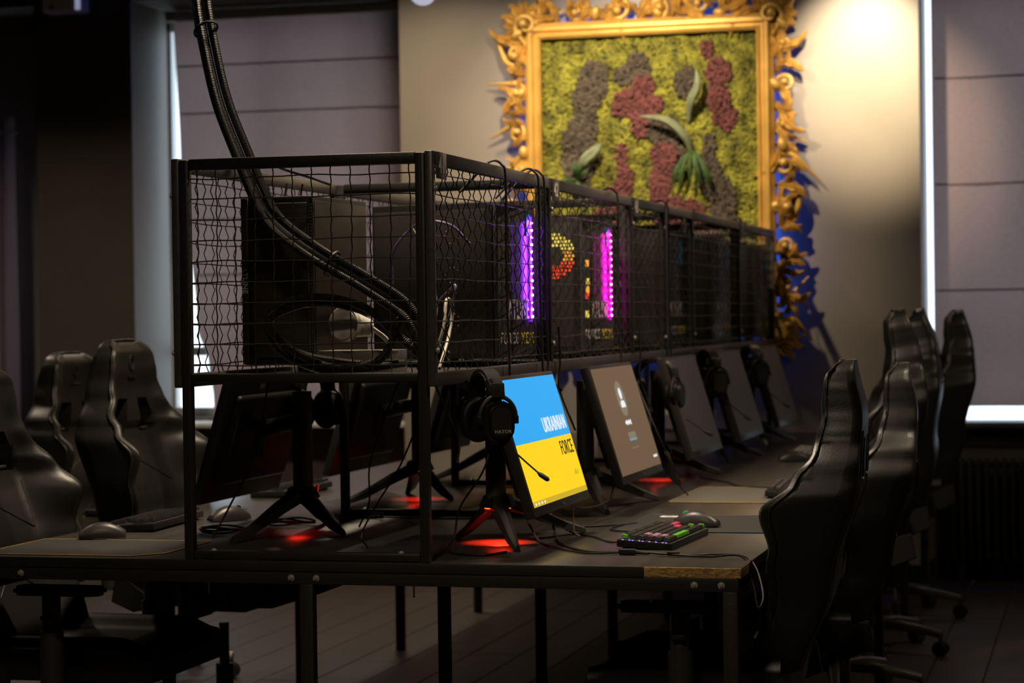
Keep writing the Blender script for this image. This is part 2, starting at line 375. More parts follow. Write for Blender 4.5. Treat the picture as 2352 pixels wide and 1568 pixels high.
for x in (.10, .36, .545):
    MB().tube([(x+.022*math.cos(a*PI/8), -.045, 2.08+.022*math.sin(a*PI/8)) for a in range(16)], .008, 8, closed=True).build('eyelet', M_chrome, cu_)
MB().cyl((-.7, -.05, 2.08), (.66, -.05, 2.08), .005).build('wire', M_chrome, cu_)
MB().ball((.67, -.05, 2.08), .016, 2).build('wire_end', M_chrome, cu_)

r = thing('radiator', (1.45, 6.06, .1), 'dark column radiator under the right-hand window', 'radiator')
fin = MB().box((0, 0, .25), (.026, .09, .5), bev=.011, seg=3).mesh('fin', 40); fin.materials.append(M_rad)
for i in range(32):
    o = bpy.data.objects.new('fin', fin); link(o, r); o.location = (-.64+.041*i, 0, 0)
MB().cyl((-.66, 0, .03), (.66, 0, .03), .017).build('header_pipe', M_rad, r)
MB().cyl((-.66, 0, .47), (.66, 0, .47), .017).build('header_pipe', M_rad, r)
for x in (-.6, .6): MB().box((x, 0, -.05), (.03, .06, .10)).build('foot', M_rad, r)

u = thing('wall_unit', (-3.78, 5.79, 2.97), 'white plastic unit on the dark pier at the ceiling', 'wall unit')
MB().box((0, 0, .09), (.225, .12, .18), bev=.018, seg=3).build('housing', M_white, u)
MB().cyl((-.055, -.058, .03), (-.055, -.064, .03), .012, n=16).build('badge', pm('blue_badge', (.03, .06, .25), .4), u)
MB().box((.095, -.058, .09), (.03, .008, .16), bev=.003).build('diffuser', em('cool_diffuser', (.6, .65, 1.), .35, (.6, .6, .6)), u)

tag(MB().box((-.75, YW-.02, .012), (2.3, .012, .016)).build('light_strip', E_floorblue), 'blue light strip along the floor below the picture wall', 'light strip')

# ------------------------------------------------------------------ gilded frame with moss picture
PX, PZ = -.630, 2.0                       # centre of the picture
PW, PH = 1.085, 1.42                      # clear opening
pic = thing('moss_picture', (PX, YW, PZ), 'ornate carved gold frame around a green and maroon moss picture', 'picture')
MB().box((0, -.055, 0), (PW+.12, .02, PH+.12)).build('backboard', M_band, pic)
b = MB()
for dx, dz, sx, sz in ((0, PH/2+.02, PW-.1, .012), (0, -PH/2-.02, PW-.1, .012), (-PW/2-.02, 0, .012, PH-.1), (PW/2+.02, 0, .012, PH-.1)):
    b.box((dx, -.030, dz), (sx, .012, sz))
b.build('light_strip', E_blue, pic)['label'] = 'blue light strip behind the frame'
# mitred moulding, four members
prof = [(0, -.075), (0, -.115), (.012, -.125), (.022, -.112), (.03, -.112), (.042, -.132), (.058, -.132), (.07, -.112), (.082, -.10), (.082, -.06)]
for side in range(4):
    b = MB(); hw, hh = PW/2, PH/2
    def corner(o, kx, kz): return (kx*(hw+o), kz*(hh+o))
    cs = [((-1, 1), (1, 1)), ((1, 1), (1, -1)), ((1, -1), (-1, -1)), ((-1, -1), (-1, 1))][side]
    A = [b.bm.verts.new((corner(o, *cs[0])[0], y, corner(o, *cs[0])[1])) for o, y in prof]
    B = [b.bm.verts.new((corner(o, *cs[1])[0], y, corner(o, *cs[1])[1])) for o, y in prof]
    n = len(prof)
    for i in range(n): b.bm.faces.new((A[i], A[(i+1) % n], B[(i+1) % n], B[i]))
    bmesh.ops.recalc_face_normals(b.bm, faces=b.bm.faces); b.build('moulding', M_gold2, pic, 25)
# carved leaves and scrolls
def leaf_mesh(L, Wd, lobes, curl):
    b = MB(); n = 22; rows = []
    for i in range(n+1):
        t = i/n; env = math.sin(PI*min(1, t*.93+.07))**.7
        wdt = Wd*env*(.62+.38*abs(math.sin(t*PI*lobes)))
        bend = curl*t*t; cx, cy = L*t*math.cos(bend*.5), L*t*math.sin(bend*.5)
        px, py = -math.sin(bend), math.cos(bend)
        z = .02*math.sin(PI*t)+.012*t
        rows.append([b.bm.verts.new((cx+px*wdt*s, cy+py*wdt*s, z+h*env)) for s, h in ((-1, -.014), (-.55, .010), (-.2, .004), (0, .016), (.2, .004), (.55, .010), (1, -.014))])
    for i in range(n):
        for k in range(6): b.bm.faces.new((rows[i][k], rows[i][k+1], rows[i+1][k+1], rows[i+1][k]))
    ret = bmesh.ops.extrude_face_region(b.bm, geom=list(b.bm.faces)); vs = [v for v in ret['geom'] if isinstance(v, bmesh.types.BMVert)]
    bmesh.ops.translate(b.bm, vec=(0, 0, -.012), verts=vs); bmesh.ops.recalc_face_normals(b.bm, faces=b.bm.faces)
    me = b.mesh('carved_leaf', 60); me.materials.append(M_gold); return me
def scroll_mesh(R0, turns, rt_, tail):
    P, R = [], []; n = 46
    for i in range(n+1):
        t = i/n; a = turns*2*PI*(1-t); rad = R0*(.18+.82*(1-t))
        P.append((rad*math.cos(a), rad*math.sin(a), .03*t+.01)); R.append(rt_*(1-.35*t))
    d = Vector(P[0])-Vector(P[1]); d.normalize()
    pre = [(Vector(P[0])+d*tail*k/6+Vector((0, 0, -.002*k)), rt_*(1-.75*k/6)) for k in range(6, 0, -1)]
    b = MB().tube([p for p, _ in pre]+P, [q for _, q in pre]+R, 8); b.ball(P[-1], rt_*1.5, 2)
    me = b.mesh('carved_scroll', 60); me.materials.append(M_gold); return me
LEAVES = [leaf_mesh(.15, .030, 3, .9), leaf_mesh(.15, .030, 3, -.9), leaf_mesh(.12, .034, 2.5, .3), leaf_mesh(.19, .028, 4, 1.2), leaf_mesh(.19, .028, 4, -1.2), leaf_mesh(.10, .026, 2, 0)]
SCROLLS = [scroll_mesh(.055, 1.25, .015, .14), scroll_mesh(.045, 1.1, .013, .11)]
BALLM = MB().ball((0, 0, .02), .026, 2, (1.3, .85, .8)).mesh('carved_bud', 60); BALLM.materials.append(M_gold)
rnd = random.Random(3)
def orn(me, name, x, z, ang, flip=False, sc_=1., y=-.055):
    M = Matrix.Translation((x, y, z)) @ Matrix(((1, 0, 0, 0), (0, 0, -1, 0), (0, 1, 0, 0), (0, 0, 0, 1))) @ Matrix.Rotation(ang, 4, 'Z') @ Matrix.Diagonal((sc_, sc_*(-1 if flip else 1), sc_, 1))
    return mesh_obj(name, me, None, pic, M)
def along(side, s):
    """point on the outer edge of the moulding, and the outward direction"""
    hw, hh = PW/2+.08, PH/2+.08
    return [(s*hw, hh, 90), (hw, s*hh, 0), (s*hw, -hh, 270), (-hw, s*hh, 180)][side]
for side in range(4):
    Ls = PW if side in (0, 2) else PH
    n = int(Ls/.085)
    for i in range(n):
        s = -1+2*(i+.5)/n; x, z, od = along(side, s); o = math.radians(od); dirn = 1 if s < 0 else -1
        tang = o-dirn*PI/2*(1 if side in (0, 1) else -1)
        base = o*.0
        a = o+rnd.uniform(-.95, .95)
        orn(LEAVES[rnd.randrange(6)], 'carved_leaf', x, z, a, rnd.random() < .5, rnd.uniform(.8, 1.15), -.06-.02*rnd.random())
        if i % 2 == 0:
            ox, oz = math.cos(o)*.055, math.sin(o)*.055
            orn(SCROLLS[rnd.randrange(2)], 'carved_scroll', x+ox, z+oz, rnd.uniform(0, 2*PI), rnd.random() < .5, rnd.uniform(.85, 1.15), -.065)
        else:
            a2 = o+PI/2*rnd.choice((-1, 1))+rnd.uniform(-.25, .25)
            orn(LEAVES[3+rnd.randrange(2)], 'carved_leaf', x+math.cos(o)*.03, z+math.sin(o)*.03, a2, rnd.random() < .5, rnd.uniform(.9, 1.1), -.085)
        if i % 3 == 0: orn(BALLM, 'carved_bud', x+math.cos(o)*rnd.uniform(.0, .05), z+math.sin(o)*rnd.uniform(0, .05), rnd.uniform(0, PI), False, rnd.uniform(.8, 1.2), -.08)
SMALL = [leaf_mesh(.085, .020, 2.5, 1.1), leaf_mesh(.085, .020, 2.5, -1.1), leaf_mesh(.07, .018, 2, .4)]
for side in range(4):
    Ls = (PW if side in (0, 2) else PH)+.16; n = int(Ls/.045)
    for i in range(n):
        s = -1+2*(i+.5)/n; x, z, od = along(side, s); o = math.radians(od)
        for q in range(1):
            k0 = rnd.uniform(-.01, .055); a = o+rnd.choice((-1, 1))*rnd.uniform(.2, 1.3)
            orn(SMALL[rnd.randrange(3)], 'carved_leaf', x+math.cos(o)*k0, z+math.sin(o)*k0, a, rnd.random() < .5, rnd.uniform(.9, 1.25), -.05-.03*rnd.random())
for kx in (-1, 1):
    for kz in (-1, 1):
        x, z = kx*(PW/2+.07), kz*(PH/2+.07); o = math.atan2(kz, kx)
        for da in (-1.15, -.7, -.25, .25, .7, 1.15):
            orn(LEAVES[2 if abs(da) < .5 else 5], 'carved_leaf', x, z, o+da, False, 1.25 if abs(da) < .5 else 1.3, -.07)
        orn(SCROLLS[0], 'carved_scroll', x, z, o, kx*kz > 0, 1.1, -.095)
# moss: blobs of three colours over the board (u right, v up, 0..1 in the opening)
def blobs(pts): return lambda u, v: any(((u-a)/ru)**2+((v-c)/rv)**2 < 1+.5*noise.noise((u*14, v*14, 1.)) for a, c, ru, rv in pts)
DARK = blobs([(.24, .83, .07, .09), (.20, .72, .06, .11), (.17, .60, .08, .10), (.16, .52, .06, .08), (.46, .88, .06, .06), (.38, .86, .04, .03), (.68, .83, .06, .055), (.58, .66, .09, .05), (.62, .56, .05, .06),
              (.78, .50, .06, .08), (.84, .40, .06, .10), (.90, .30, .04, .06), (.66, .27, .07, .06), (.78, .60, .03, .05), (.52, .69, .05, .03)])
MARO = blobs([(.44, .76, .12, .055), (.48, .82, .05, .04), (.46, .69, .04, .05), (.77, .94, .03, .03), (.82, .86, .06, .055), (.82, .78, .05, .06), (.85, .70, .06, .05), (.57, .58, .06, .05), (.55, .48, .05, .09), (.57, .38, .05, .07),
              (.37, .58, .025, .05), (.38, .49, .04, .06), (.34, .42, .07, .06), (.28, .37, .06, .04), (.69, .37, .07, .05), (.74, .32, .08, .05), (.62, .39, .05, .05), (.50, .25, .06, .08), (.2, .2, .08, .07), (.75, .15, .1, .06)])
bms = {'g': bmesh.new(), 'd': bmesh.new(), 'm': bmesh.new()}
rnd = random.Random(11)
ico = bmesh.new(); bmesh.ops.create_icosphere(ico, subdivisions=1, radius=1); IV = [v.co.copy() for v in ico.verts]; IF = [[v.index for v in f.verts] for f in ico.faces]; ico.free()
NU, NV = 74, 96
for i in range(NU):
    for j in range(NV):
        u_, v_ = (i+.5+rnd.uniform(-.4, .4))/NU, (j+.5+rnd.uniform(-.4, .4))/NV
        kk = 'm' if MARO(u_, v_) else ('d' if DARK(u_, v_) else 'g')
        bm = bms[kk]; c = Vector(((u_-.5)*PW, -.075-.018*noise.noise((u_*9, v_*11, 0))-(.012 if kk != 'g' else 0), (v_-.5)*PH))
        R_ = rnd.uniform(.0095, .0145); rot = Matrix.Rotation(rnd.uniform(0, 6), 3, 'Y'); sx = rnd.uniform(.8, 1.3)
        vs = [bm.verts.new(c+rot @ Vector((p.x*R_*sx, p.y*R_*.9, p.z*R_))*(1+.35*rnd.uniform(-1, 1))) for p in IV]
        for f_ in IF: bm.faces.new([vs[q] for q in f_])
for kk, mt, nm in (('g', M_mossg, 'green_moss'), ('d', M_mossd, 'dark_moss'), ('m', M_mossm, 'maroon_moss')):
    me = bpy.data.meshes.new(nm); bms[kk].to_mesh(me); bms[kk].free()
    for p_ in me.polygons: p_.use_smooth = True
    o = mesh_obj(nm, me, mt, pic); o['kind'] = 'stuff'
def blade(path, wmax, mat, name):
    P = catmull(path, 8); b = MB(); rows = []; N = len(P)
    for i, p in enumerate(P):
        t = i/(N-1); d = (P[min(i+1, N-1)]-P[max(i-1, 0)]).normalized(); s_ = Vector((-d.z, 0, d.x)); wd = wmax*math.sin(PI*min(1, .12+t*.86))**.8
        rows.append([b.bm.verts.new(p+s_*wd*q+Vector((0, h*wd, 0))) for q, h in ((-1, .5), (-.4, 0), (0, .15), (.4, 0), (1, .5))])
    for i in range(N-1):
        for q in range(4): b.bm.faces.new((rows[i][q], rows[i][q+1], rows[i+1][q+1], rows[i+1][q]))
    ret = bmesh.ops.extrude_face_region(b.bm, geom=list(b.bm.faces)); bmesh.ops.translate(b.bm, vec=(0, .003, 0), verts=[v for v in ret['geom'] if isinstance(v, bmesh.types.BMVert)])
    bmesh.ops.recalc_face_normals(b.bm, faces=b.bm.faces); return b.build(name, mat, pic, 60)
blade([(.22, -.10, .10), (.19, -.16, .20), (.10, -.18, .28), (-.03, -.17, .305)], .022, M_leafp, 'staghorn_leaf')
blade([(.20, -.10, .27), (.22, -.16, .36), (.26, -.18, .44), (.255, -.17, .52)], .024, M_leafp, 'staghorn_leaf')
blade([(-.36, -.10, .04), (-.32, -.15, .09), (-.26, -.16, .14), (-.23, -.15, .18)], .034, M_leafp, 'pale_leaf')
for i in range(15):
    a = -.42+i*.06+rnd.uniform(-.05, .05); x0, z0 = .22, .14
    blade([(x0, -.10, z0), (x0+math.sin(a*3)*.05, -.15, z0-.05), (x0+math.sin(a*3)*.09, -.16, z0-.12), (x0+math.sin(a*3)*.11, -.14, z0-.19)], .0055, M_leafg, 'fern_leaf')
for i in range(7):
    a = rnd.uniform(0, 2*PI); x0, z0 = -.36, .0
    blade([(x0, -.10, z0), (x0+math.cos(a)*.04, -.14, z0+math.sin(a)*.05), (x0+math.cos(a)*.08, -.14, z0+math.sin(a)*.09)], .011, M_leafg, 'fern_leaf')

# ------------------------------------------------------------------ bench desk
ZD = .75; XD0, XD1 = -1.235, .722; DL = 5.72
desk = thing('bench_desk', (-.335, 0, 0), 'long black double-sided bench desk with chipped particle-board corner', 'desk')
DX = .335
def dpart(mb, name, mat, smooth=40): return mb.build(name, mat, desk, smooth, Matrix.Translation((DX, 0, 0)))
dpart(MB().box(((XD0-.336)/2, DL/2, ZD-.0125), (-.336-XD0, DL-.012, .025), bev=.0015), 'tabletop', M_desk)
dpart(MB().box(((XD1-.334)/2, DL/2, ZD-.0125), (XD1+.334, DL-.012, .025), bev=.0015), 'tabletop', M_desk)
dpart(MB().box(((XD0+.495)/2, .003, ZD-.0125), (.495-XD0, .006, .0245), bev=.0008), 'edge_band', M_band)
ch = bpy.data.materials.new('particle_board'); ch.use_nodes = True; nt = ch.node_tree; bs = nt.nodes['Principled BSDF']; bs.inputs['Roughness'].default_value = .85
tc = nt.nodes.new('ShaderNodeTexCoord'); vo = nt.nodes.new('ShaderNodeTexVoronoi'); vo.inputs['Scale'].default_value = 260; mp = nt.nodes.new('ShaderNodeMapping'); mp.inputs['Scale'].default_value = (.35, .35, 1.)
rp = nt.nodes.new('ShaderNodeValToRGB'); rp.color_ramp.elements[0].color = (.20, .10, .03, 1); rp.color_ramp.elements[1].color = (.62, .40, .14, 1)
nt.links.new(tc.outputs['Object'], mp.inputs[0]); nt.links.new(mp.outputs[0], vo.inputs['Vector']); nt.links.new(vo.outputs['Color'], rp.inputs[0]); nt.links.new(rp.outputs[0], bs.inputs['Base Color'])
bpn = nt.nodes.new('ShaderNodeBump'); bpn.inputs['Strength'].default_value = .6; bpn.inputs['Distance'].default_value = .002; nt.links.new(vo.outputs['Distance'], bpn.inputs['Height']); nt.links.new(bpn.outputs[0], bs.inputs['Normal'])
b = MB(); b.box((.609, .0045, ZD-.0127), (.226, .005, .0235), bev=.001); b.box((.7208, .075, ZD-.0127), (.0035, .15, .0235), bev=.001)
o = dpart(b, 'bare_edge', ch); o['label'] = 'exposed particle-board edge'
dpart(MB().box((XD1-.001, .15+(DL-.16)/2, ZD-.0125), (.004, DL-.18, .0245), bev=.0008), 'edge_band', M_band)
ZR = ZD-.025
for y in (.018, 1.16, 2.30, 3.44, 4.58, DL-.03):
    dpart(MB().box(((XD0+XD1)/2, y, ZR-.0155), (XD1-XD0-.012, .03, .031), bev=.002), 'cross_rail', M_frame)
    for x in (XD0+.03, -.335, XD1-.026):
        dpart(MB().box((x, y, (ZR-.031)/2), (.034, .03, ZR-.031), bev=.002), 'leg', M_frame)
for x in (XD0+.03, -.335, XD1-.026):
    dpart(MB().box((x, DL/2, ZR-.046), (.03, DL-.1, .03), bev=.002), 'long_rail', M_frame)
for x in (-.372, -.308, .614, .677, -1.09, -1.16):
    b = MB(); b.cyl((x, .0035, ZD-.041), (x, .0005, ZD-.041), .0085, n=20, bev=.001); b.cyl((x, .0005, ZD-.041), (x, -.003, ZD-.041), .0055, .004, n=16); b.cyl((x, -.0028, ZD-.041), (x, -.0042, ZD-.041), .0022, n=6)
    dpart(b, 'bolt', M_bolt)
for x in (-.61, -.08, .50):
    dpart(MB().cyl((x, .06, ZD-.045), (x, .06, ZD-.09), .0025, n=8).cyl((x, .06, ZD-.052), (x, .06, ZD-.060), .006, n=6), 'screw', M_bolt)

# ------------------------------------------------------------------ wire cage on the desk
CW, ZB_, ZT_, CL = .669, 1.169, 1.729, 5.667
cage = thing('wire_cage', (-CW/2, 0, ZD), 'long black steel wire cage for computers standing on the desk', 'cage')
CM = Matrix.Translation((CW/2, 0, -ZD))
def cpart(mb, name, mat, smooth=40, parent=None): return mb.build(name, mat, parent or cage, smooth, CM)
SP = 1.15
ts, tp = .021, .024                        # side-frame thickness, post width
def bar(mb, a, b_, wd, groove=None):
    """rectangular bar between corners a and b_ with softened edges"""
    c = [(p+q)/2 for p, q in zip(a, b_)]; d = [abs(q-p) for p, q in zip(a, b_)]
    return mb.box(c, d, bev=.0036)
frames_y = [0, SP, 2*SP, 3*SP, 4*SP, CL-.03]
for i, y in enumerate(frames_y):
    for x0 in (-CW+ts, -ts-tp):
        b = MB(); bar(b, (x0, y, ZD), (x0+tp, y+.026, ZT_-.004), 0)
        if i == 0:
            b.box((x0+.008, y-.0008, (ZD+ZT_)/2), (.0025, .002, ZT_-ZD-.01)); b.box((x0+.016, y-.0008, (ZD+ZT_)/2), (.0025, .002, ZT_-ZD-.01))
        cpart(b, 'post', M_frame)
    xa, xb = -CW+ts+tp, -ts-tp
    cpart(bar(MB(), (xa, y+.002, ZT_-.030), (xb, y+.024, ZT_-.002), 0), 'top_rail', M_frame)
    cpart(bar(MB(), (xa, y+.002, ZB_+.012), (xb, y+.024, ZB_+.034), 0), 'shelf_rail', M_frame)
    cpart(bar(MB(), (xa, y+.002, ZD+.002), (xb, y+.024, ZD+.022), 0), 'foot_rail', M_frame)
    for x in (xa+.05, xb-.05): cpart(MB().cyl((x, y+.012, ZD+.022), (x, y+.012, ZD+.027), .008, .004, n=14), 'bolt', M_bolt)
# side frames: continuous top and bottom rail, uprights, bolts
for sx, x0, x1 in ((1, -ts, 0), (-1, -CW, -CW+ts)):
    xo = x1 if sx > 0 else x0
    for i in range(5):
        y0, y1 = frames_y[i], (frames_y[i+1] if i < 4 else CL)
        cpart(bar(MB(), (x0, y0+.0012, ZT_-.032), (x1, y1-.0012, ZT_), 0), 'side_top_rail', M_railmetal)
        cpart(bar(MB(), (x0, y0+.0012, ZB_), (x1, y1-.0012, ZB_+.034), 0), 'side_bottom_rail', M_railmetal)
        cpart(bar(MB(), (x0+.0005, y0, ZB_+.0005), (x1-.0005, y0+.024, ZT_-.0005), 0), 'upright', M_frame if i else M_railmetal)
        for z in (ZB_+.085, ZT_-.09):
            cpart(MB().ball((xo+sx*.003, y0+.012, z), .0075, 2, (.7, 1, 1)), 'bolt', M_bolt)
    cpart(bar(MB(), (x0, CL-.024, ZB_+.0005), (x1, CL, ZT_-.0005), 0), 'upright', M_railmetal)
    yy = 2.5*SP
    cpart(bar(MB(), (x0-.002, yy, ZB_-.004), (x1+.002, yy+.045, ZT_-.002), 0), 'upright', M_frame)
    for z in (ZB_+.08, ZT_-.085):
        cpart(MB().ball((xo+sx*.004, yy-.02, z), .0075, 2, (.7, 1, 1)), 'bolt', M_bolt)
# crimped wire mesh panels
HS, VS = .0455, .0470
def mesh_panel(o, ux, n, Lh, z0, z1, name='wire_mesh'):
    """o origin, ux horizontal direction, n normal"""
    o, ux, n = Vector(o), Vector(ux), Vector(n); b = MB()
    nz = int((z1-z0)/HS); zs = [z0+.02+i*(z1-z0-.04)/max(1, nz-1)*1. for i in range(nz)]
    nx = int(Lh/VS); xs = [.018+i*(Lh-.036)/(nx-1) for i in range(nx)]
    for i, x in enumerate(xs):
        pts = []; k = int((z1-z0)/(HS/4)); ph = 1 if i % 2 else -1; jit = random.uniform(-.003, .003)
        for q in range(k+1):
            z = z0+(z1-z0)*q/k
            pts.append(o+ux*(x+jit*math.sin(q*.15))+n*(.0042*ph*(1, 0, -1, 0)[q % 4]*1.0)+Vector((0, 0, z)))
        b.tube(pts, .0016, 4, caps=False)
    for j, z in enumerate(zs):
        dz = random.uniform(-.002, .002); K = 12
        pts = [o+ux*(Lh*q/K)+n*.0005*math.sin(q)+Vector((0, 0, z+dz*math.sin(q*.8)+.0012*math.sin(q*1.7+j))) for q in range(K+1)]
        b.tube(pts, .0017, 5, caps=False)
    return cpart(b, name, M_wire, 50)
mesh_panel((-CW+ts+tp, .014, 0), (1, 0, 0), (0, 1, 0), CW-2*ts-2*tp, ZB_+.034, ZT_-.030)
mesh_panel((-CW+ts+tp, CL-.02, 0), (1, 0, 0), (0, 1, 0), CW-2*ts-2*tp, ZB_+.034, ZT_-.030)
for i in range(5):
    y0, y1 = frames_y[i]+.024, (frames_y[i+1] if i < 4 else CL-.024)
    mesh_panel((-.008, y0, 0), (0, 1, 0), (1, 0, 0), y1-y0, ZB_+.034, ZT_-.032)
    mesh_panel((-CW+.008, y0, 0), (0, 1, 0), (1, 0, 0), y1-y0, ZB_+.034, ZT_-.032)
    cpart(MB().box((-CW/2, (frames_y[i]+frames_y[i+1])/2, ZB_+.016), (CW-2*ts-.01, frames_y[i+1]-frames_y[i]-.03, .012), bev=.001), 'shelf', M_desk)
for i, s in ((0, '41'), (1, '42'), (2, '43'), (4, '45')):
    y = frames_y[i]+.068
    t = cpart(MB().box((.0012, y, ZT_-.033), (.0022, .082, .064), bev=.0008), 'number_plate', M_railmetal)
    lettering('number', s, .054, M_whitep, t, axes((.0026, y, ZT_-.034), (0, 1, 0), (0, 0, 1)), .85, .001)

# ------------------------------------------------------------------ computer towers
def tower(name, loc, rz, label, strip=None, dots=None, film=False, fan=False, rear=False, win=True):
    """front faces local +x, width along y; origin at the base centre of the front"""
    Wd, H, D = .225, .462, .40
    t = thing(name, loc, label, 'computer', rz, 'computer towers in the cage')
    MB().box((-D/2, 0, H/2+.012), (D, Wd, H-.024), bev=.004).build('case', M_plastic, t)
    for sx in (-.04, -D+.05):
        for sy in (-1, 1): MB().cyl((sx, sy*.08, .013), (sx, sy*.08, 0), .014, n=12).build('foot', M_rubber, t)
    # side panels with vent field
    for sy in (-1, 1):
        MB().box((-D/2-.005, sy*(Wd/2+.0015), H/2+.01), (D-.03, .003, H-.06), bev=.001).build('side_panel', M_plastic2, t)
    # front: recessed panel, proud left rib and lower chevron
    fr = MB().box((.006, 0, H/2+.01), (.012, Wd-.006, H-.03), bev=.003).build('front_panel', M_glassd, t)
    MB().box((.013, -.035, .325), (.004, .022, .23), bev=.001).build('front_rib', M_gun, t)
    Mx = lambda y, z, e=.0135: axes((e, y, z), (0, 1, 0), (0, 0, 1))
    lettering('lettering', 'ATLINE', .078, M_greyp, t, Mx(.008, .158), .44, .0004)
    lettering('lettering', 'FORCE', .046, M_greyp, t, Mx(-.046, .078), .66, 0)
    lettering('lettering', 'XEM', .046, M_yellowp, t, Mx(.056, .078), .80, 0)
    MB().prism([(-.04, .028), (.085, .062), (.08, .056), (-.035, .026)], 0, .002, Mx(0, 0, .012)).build('chevron', M_gun, t)
    if film: MB().box((.0135, .062, .375), (.002, .026, .09)).build('blue_film', M_bluefilm, t)
    if strip:
        MB().box((.0145, .078, .275), (.005, .013, .30), bev=.002).build('light_strip', strip, t)
        MB().box((.0135, .066, .40), (.003, .02, .06)).build('blue_film', M_bluefilm, t)
        dm = MB().ball((0, 0, 0), .0042, 2).mesh('led', 60); dm.materials.append(dots)
        for i in range(14):
            o = bpy.data.objects.new('led', dm); link(o, t); o.location = (.0185, .078, .14+.0205*i)
        li = bpy.data.lights.new('strip_light', 'AREA'); li.shape = 'RECTANGLE'; li.size = .012; li.size_y = .28; li.energy = .9
        li.color = (.3, .03, 1) if strip is E_violet else (1, .0, .6)
        lo = bpy.data.objects.new('strip_light', li); link(lo, t); lo.matrix_local = axes((.022, .078, .275), (0, 1, 0), (0, 0, 1))
    if fan:                               # perforated side with a lit fan ring behind it
        ys = -(Wd/2+.004)
        rnd_ = random.Random(5)
        for i in range(-6, 7):
            for j in range(-6, 7):
                x, z = (i+.5*(j % 2))*.0135, j*.0117; rr = math.hypot(x, z)
                if not .032 < rr < .075: continue
                a = math.atan2(z, x)
                f_ = (z+.075)/.15; col = ('dot_yellow', (1., .75, .12)) if f_ > .62 else (('dot_orange', (1., .42, .05)) if f_ > .36 else ('dot_red', (1., .07, .02)))
                MB().cyl((x-.085, ys, z+.335), (x-.085, ys-.0015, z+.335), .0048, n=8).build('fan_light', em(col[0], col[1], .9), t)
        for z, c_ in ((.145, 'dot_yellow'), (.205, 'dot_red'), (.225, 'dot_orange'), (.25, 'dot_yellow'), (.31, 'dot_orange')):
            MB().box((.0135, -.085+rnd_.uniform(-.01, .01), z), (.003, .02, .022), bev=.001).build('panel_light', MATS[c_], t)
    else:
        for z in (.13, .26, .37):
            for k in range(10):
                a = k*PI/5; MB().ball((-.13+.022*math.cos(a), -(Wd/2+.003), z+.022*math.sin(a)), .0016, 1).build('fan_rivet', M_bolt, t)
    return t
ZS = ZB_+.022
def tower_at(x, y, deg, *a, **k):
    """x, y: the corner of the front nearest the camera"""
    r_ = math.radians(deg); d = Vector((-math.sin(r_), math.cos(r_))); c = Vector((x, y))+d*.1125
    return tower('computer_tower', (c.x, c.y, ZS), r_, *a, **k)
tower_at(-.112, .93, -15, 'black computer tower with a violet light strip behind plate 41', E_violet, E_dotv)
tower_at(-.112, 1.985, -15, 'black computer tower with a magenta light strip and glowing fan behind plate 42', E_magenta, E_dotm, fan=True)
tower_at(-.085, 3.22, -12, 'unlit black computer tower behind plate 43', film=True)
tower_at(-.075, 4.22, -12, 'unlit black computer tower, second from the wall in the cage', film=True)
tower_at(-.05, 5.26, -8, 'unlit black computer tower nearest the wall in the cage', film=True)
# tower on the left side, narrow face towards the camera
def side_tower(loc, rz, label):
    Wd, H, D = .20, .462, .38
    t = thing('computer_tower', loc, label, 'computer', rz, 'computer towers in the cage')
    MB().box((-D/2, 0, H/2+.012), (D, Wd, H-.024), bev=.004).build('case', M_plastic, t)
    for sx in (-.04, -D+.05):
        for sy in (-1, 1): MB().cyl((sx, sy*.075, .013), (sx, sy*.075, 0), .014, n=12).build('foot', M_rubber, t)
    MB().box((.004, .012, H/2+.012), (.008, Wd-.05, H-.06), bev=.002).build('front_panel', pm('brushed_black', (.055, .048, .036), .45, metal=.3, var=.25, scale=60, stretch=(1, .05, 3)), t)
    MB().box((.004, -.089, H/2+.012), (.01, .020, H-.03), bev=.003).build('front_strip', pm('bronze_strip', (.045, .036, .022), .35, metal=.3), t)
    lettering('lettering', 'ATLINE', .020, M_greyp, t, axes((.0095, -.089, .245), (0, 0, -1), (0, 1, 0)), 1.0, .0003)
    MB().box((-D/2, Wd/2+.0015, H/2+.012), (D-.02, .003, H-.05), bev=.001).build('side_panel', pm('brown_black_sheet', (.04, .034, .027), .4, metal=.2), t)
    MB().box((-.003, Wd/2-.003, H/2+.012), (.012, .010, H-.03), bev=.002).build('vent_rail', M_plastic, t)
    dm = MB().box((0, 0, 0), (.003, .005, .0035)).mesh('vent_slot'); dm.materials.append(M_steel)
    for i in range(48):
        o = bpy.data.objects.new('vent_slot', dm); link(o, t); o.location = (.003, Wd/2-.003, .035+.0086*i)
    MB().box((.003, .09, .20), (.004, .003, .38)).build('edge_trim', M_steel, t)
    return t
side_tower((-.545, .395, ZS), math.radians(-90-3+0), 'black computer tower with narrow brushed front facing the camera, behind the near mesh')
side_tower((-.47, 1.62, ZS), math.radians(-93), 'second black computer tower in the left half of the cage')
side_tower((-.46, 2.75, ZS), math.radians(-95), 'third black computer tower in the left half of the cage')

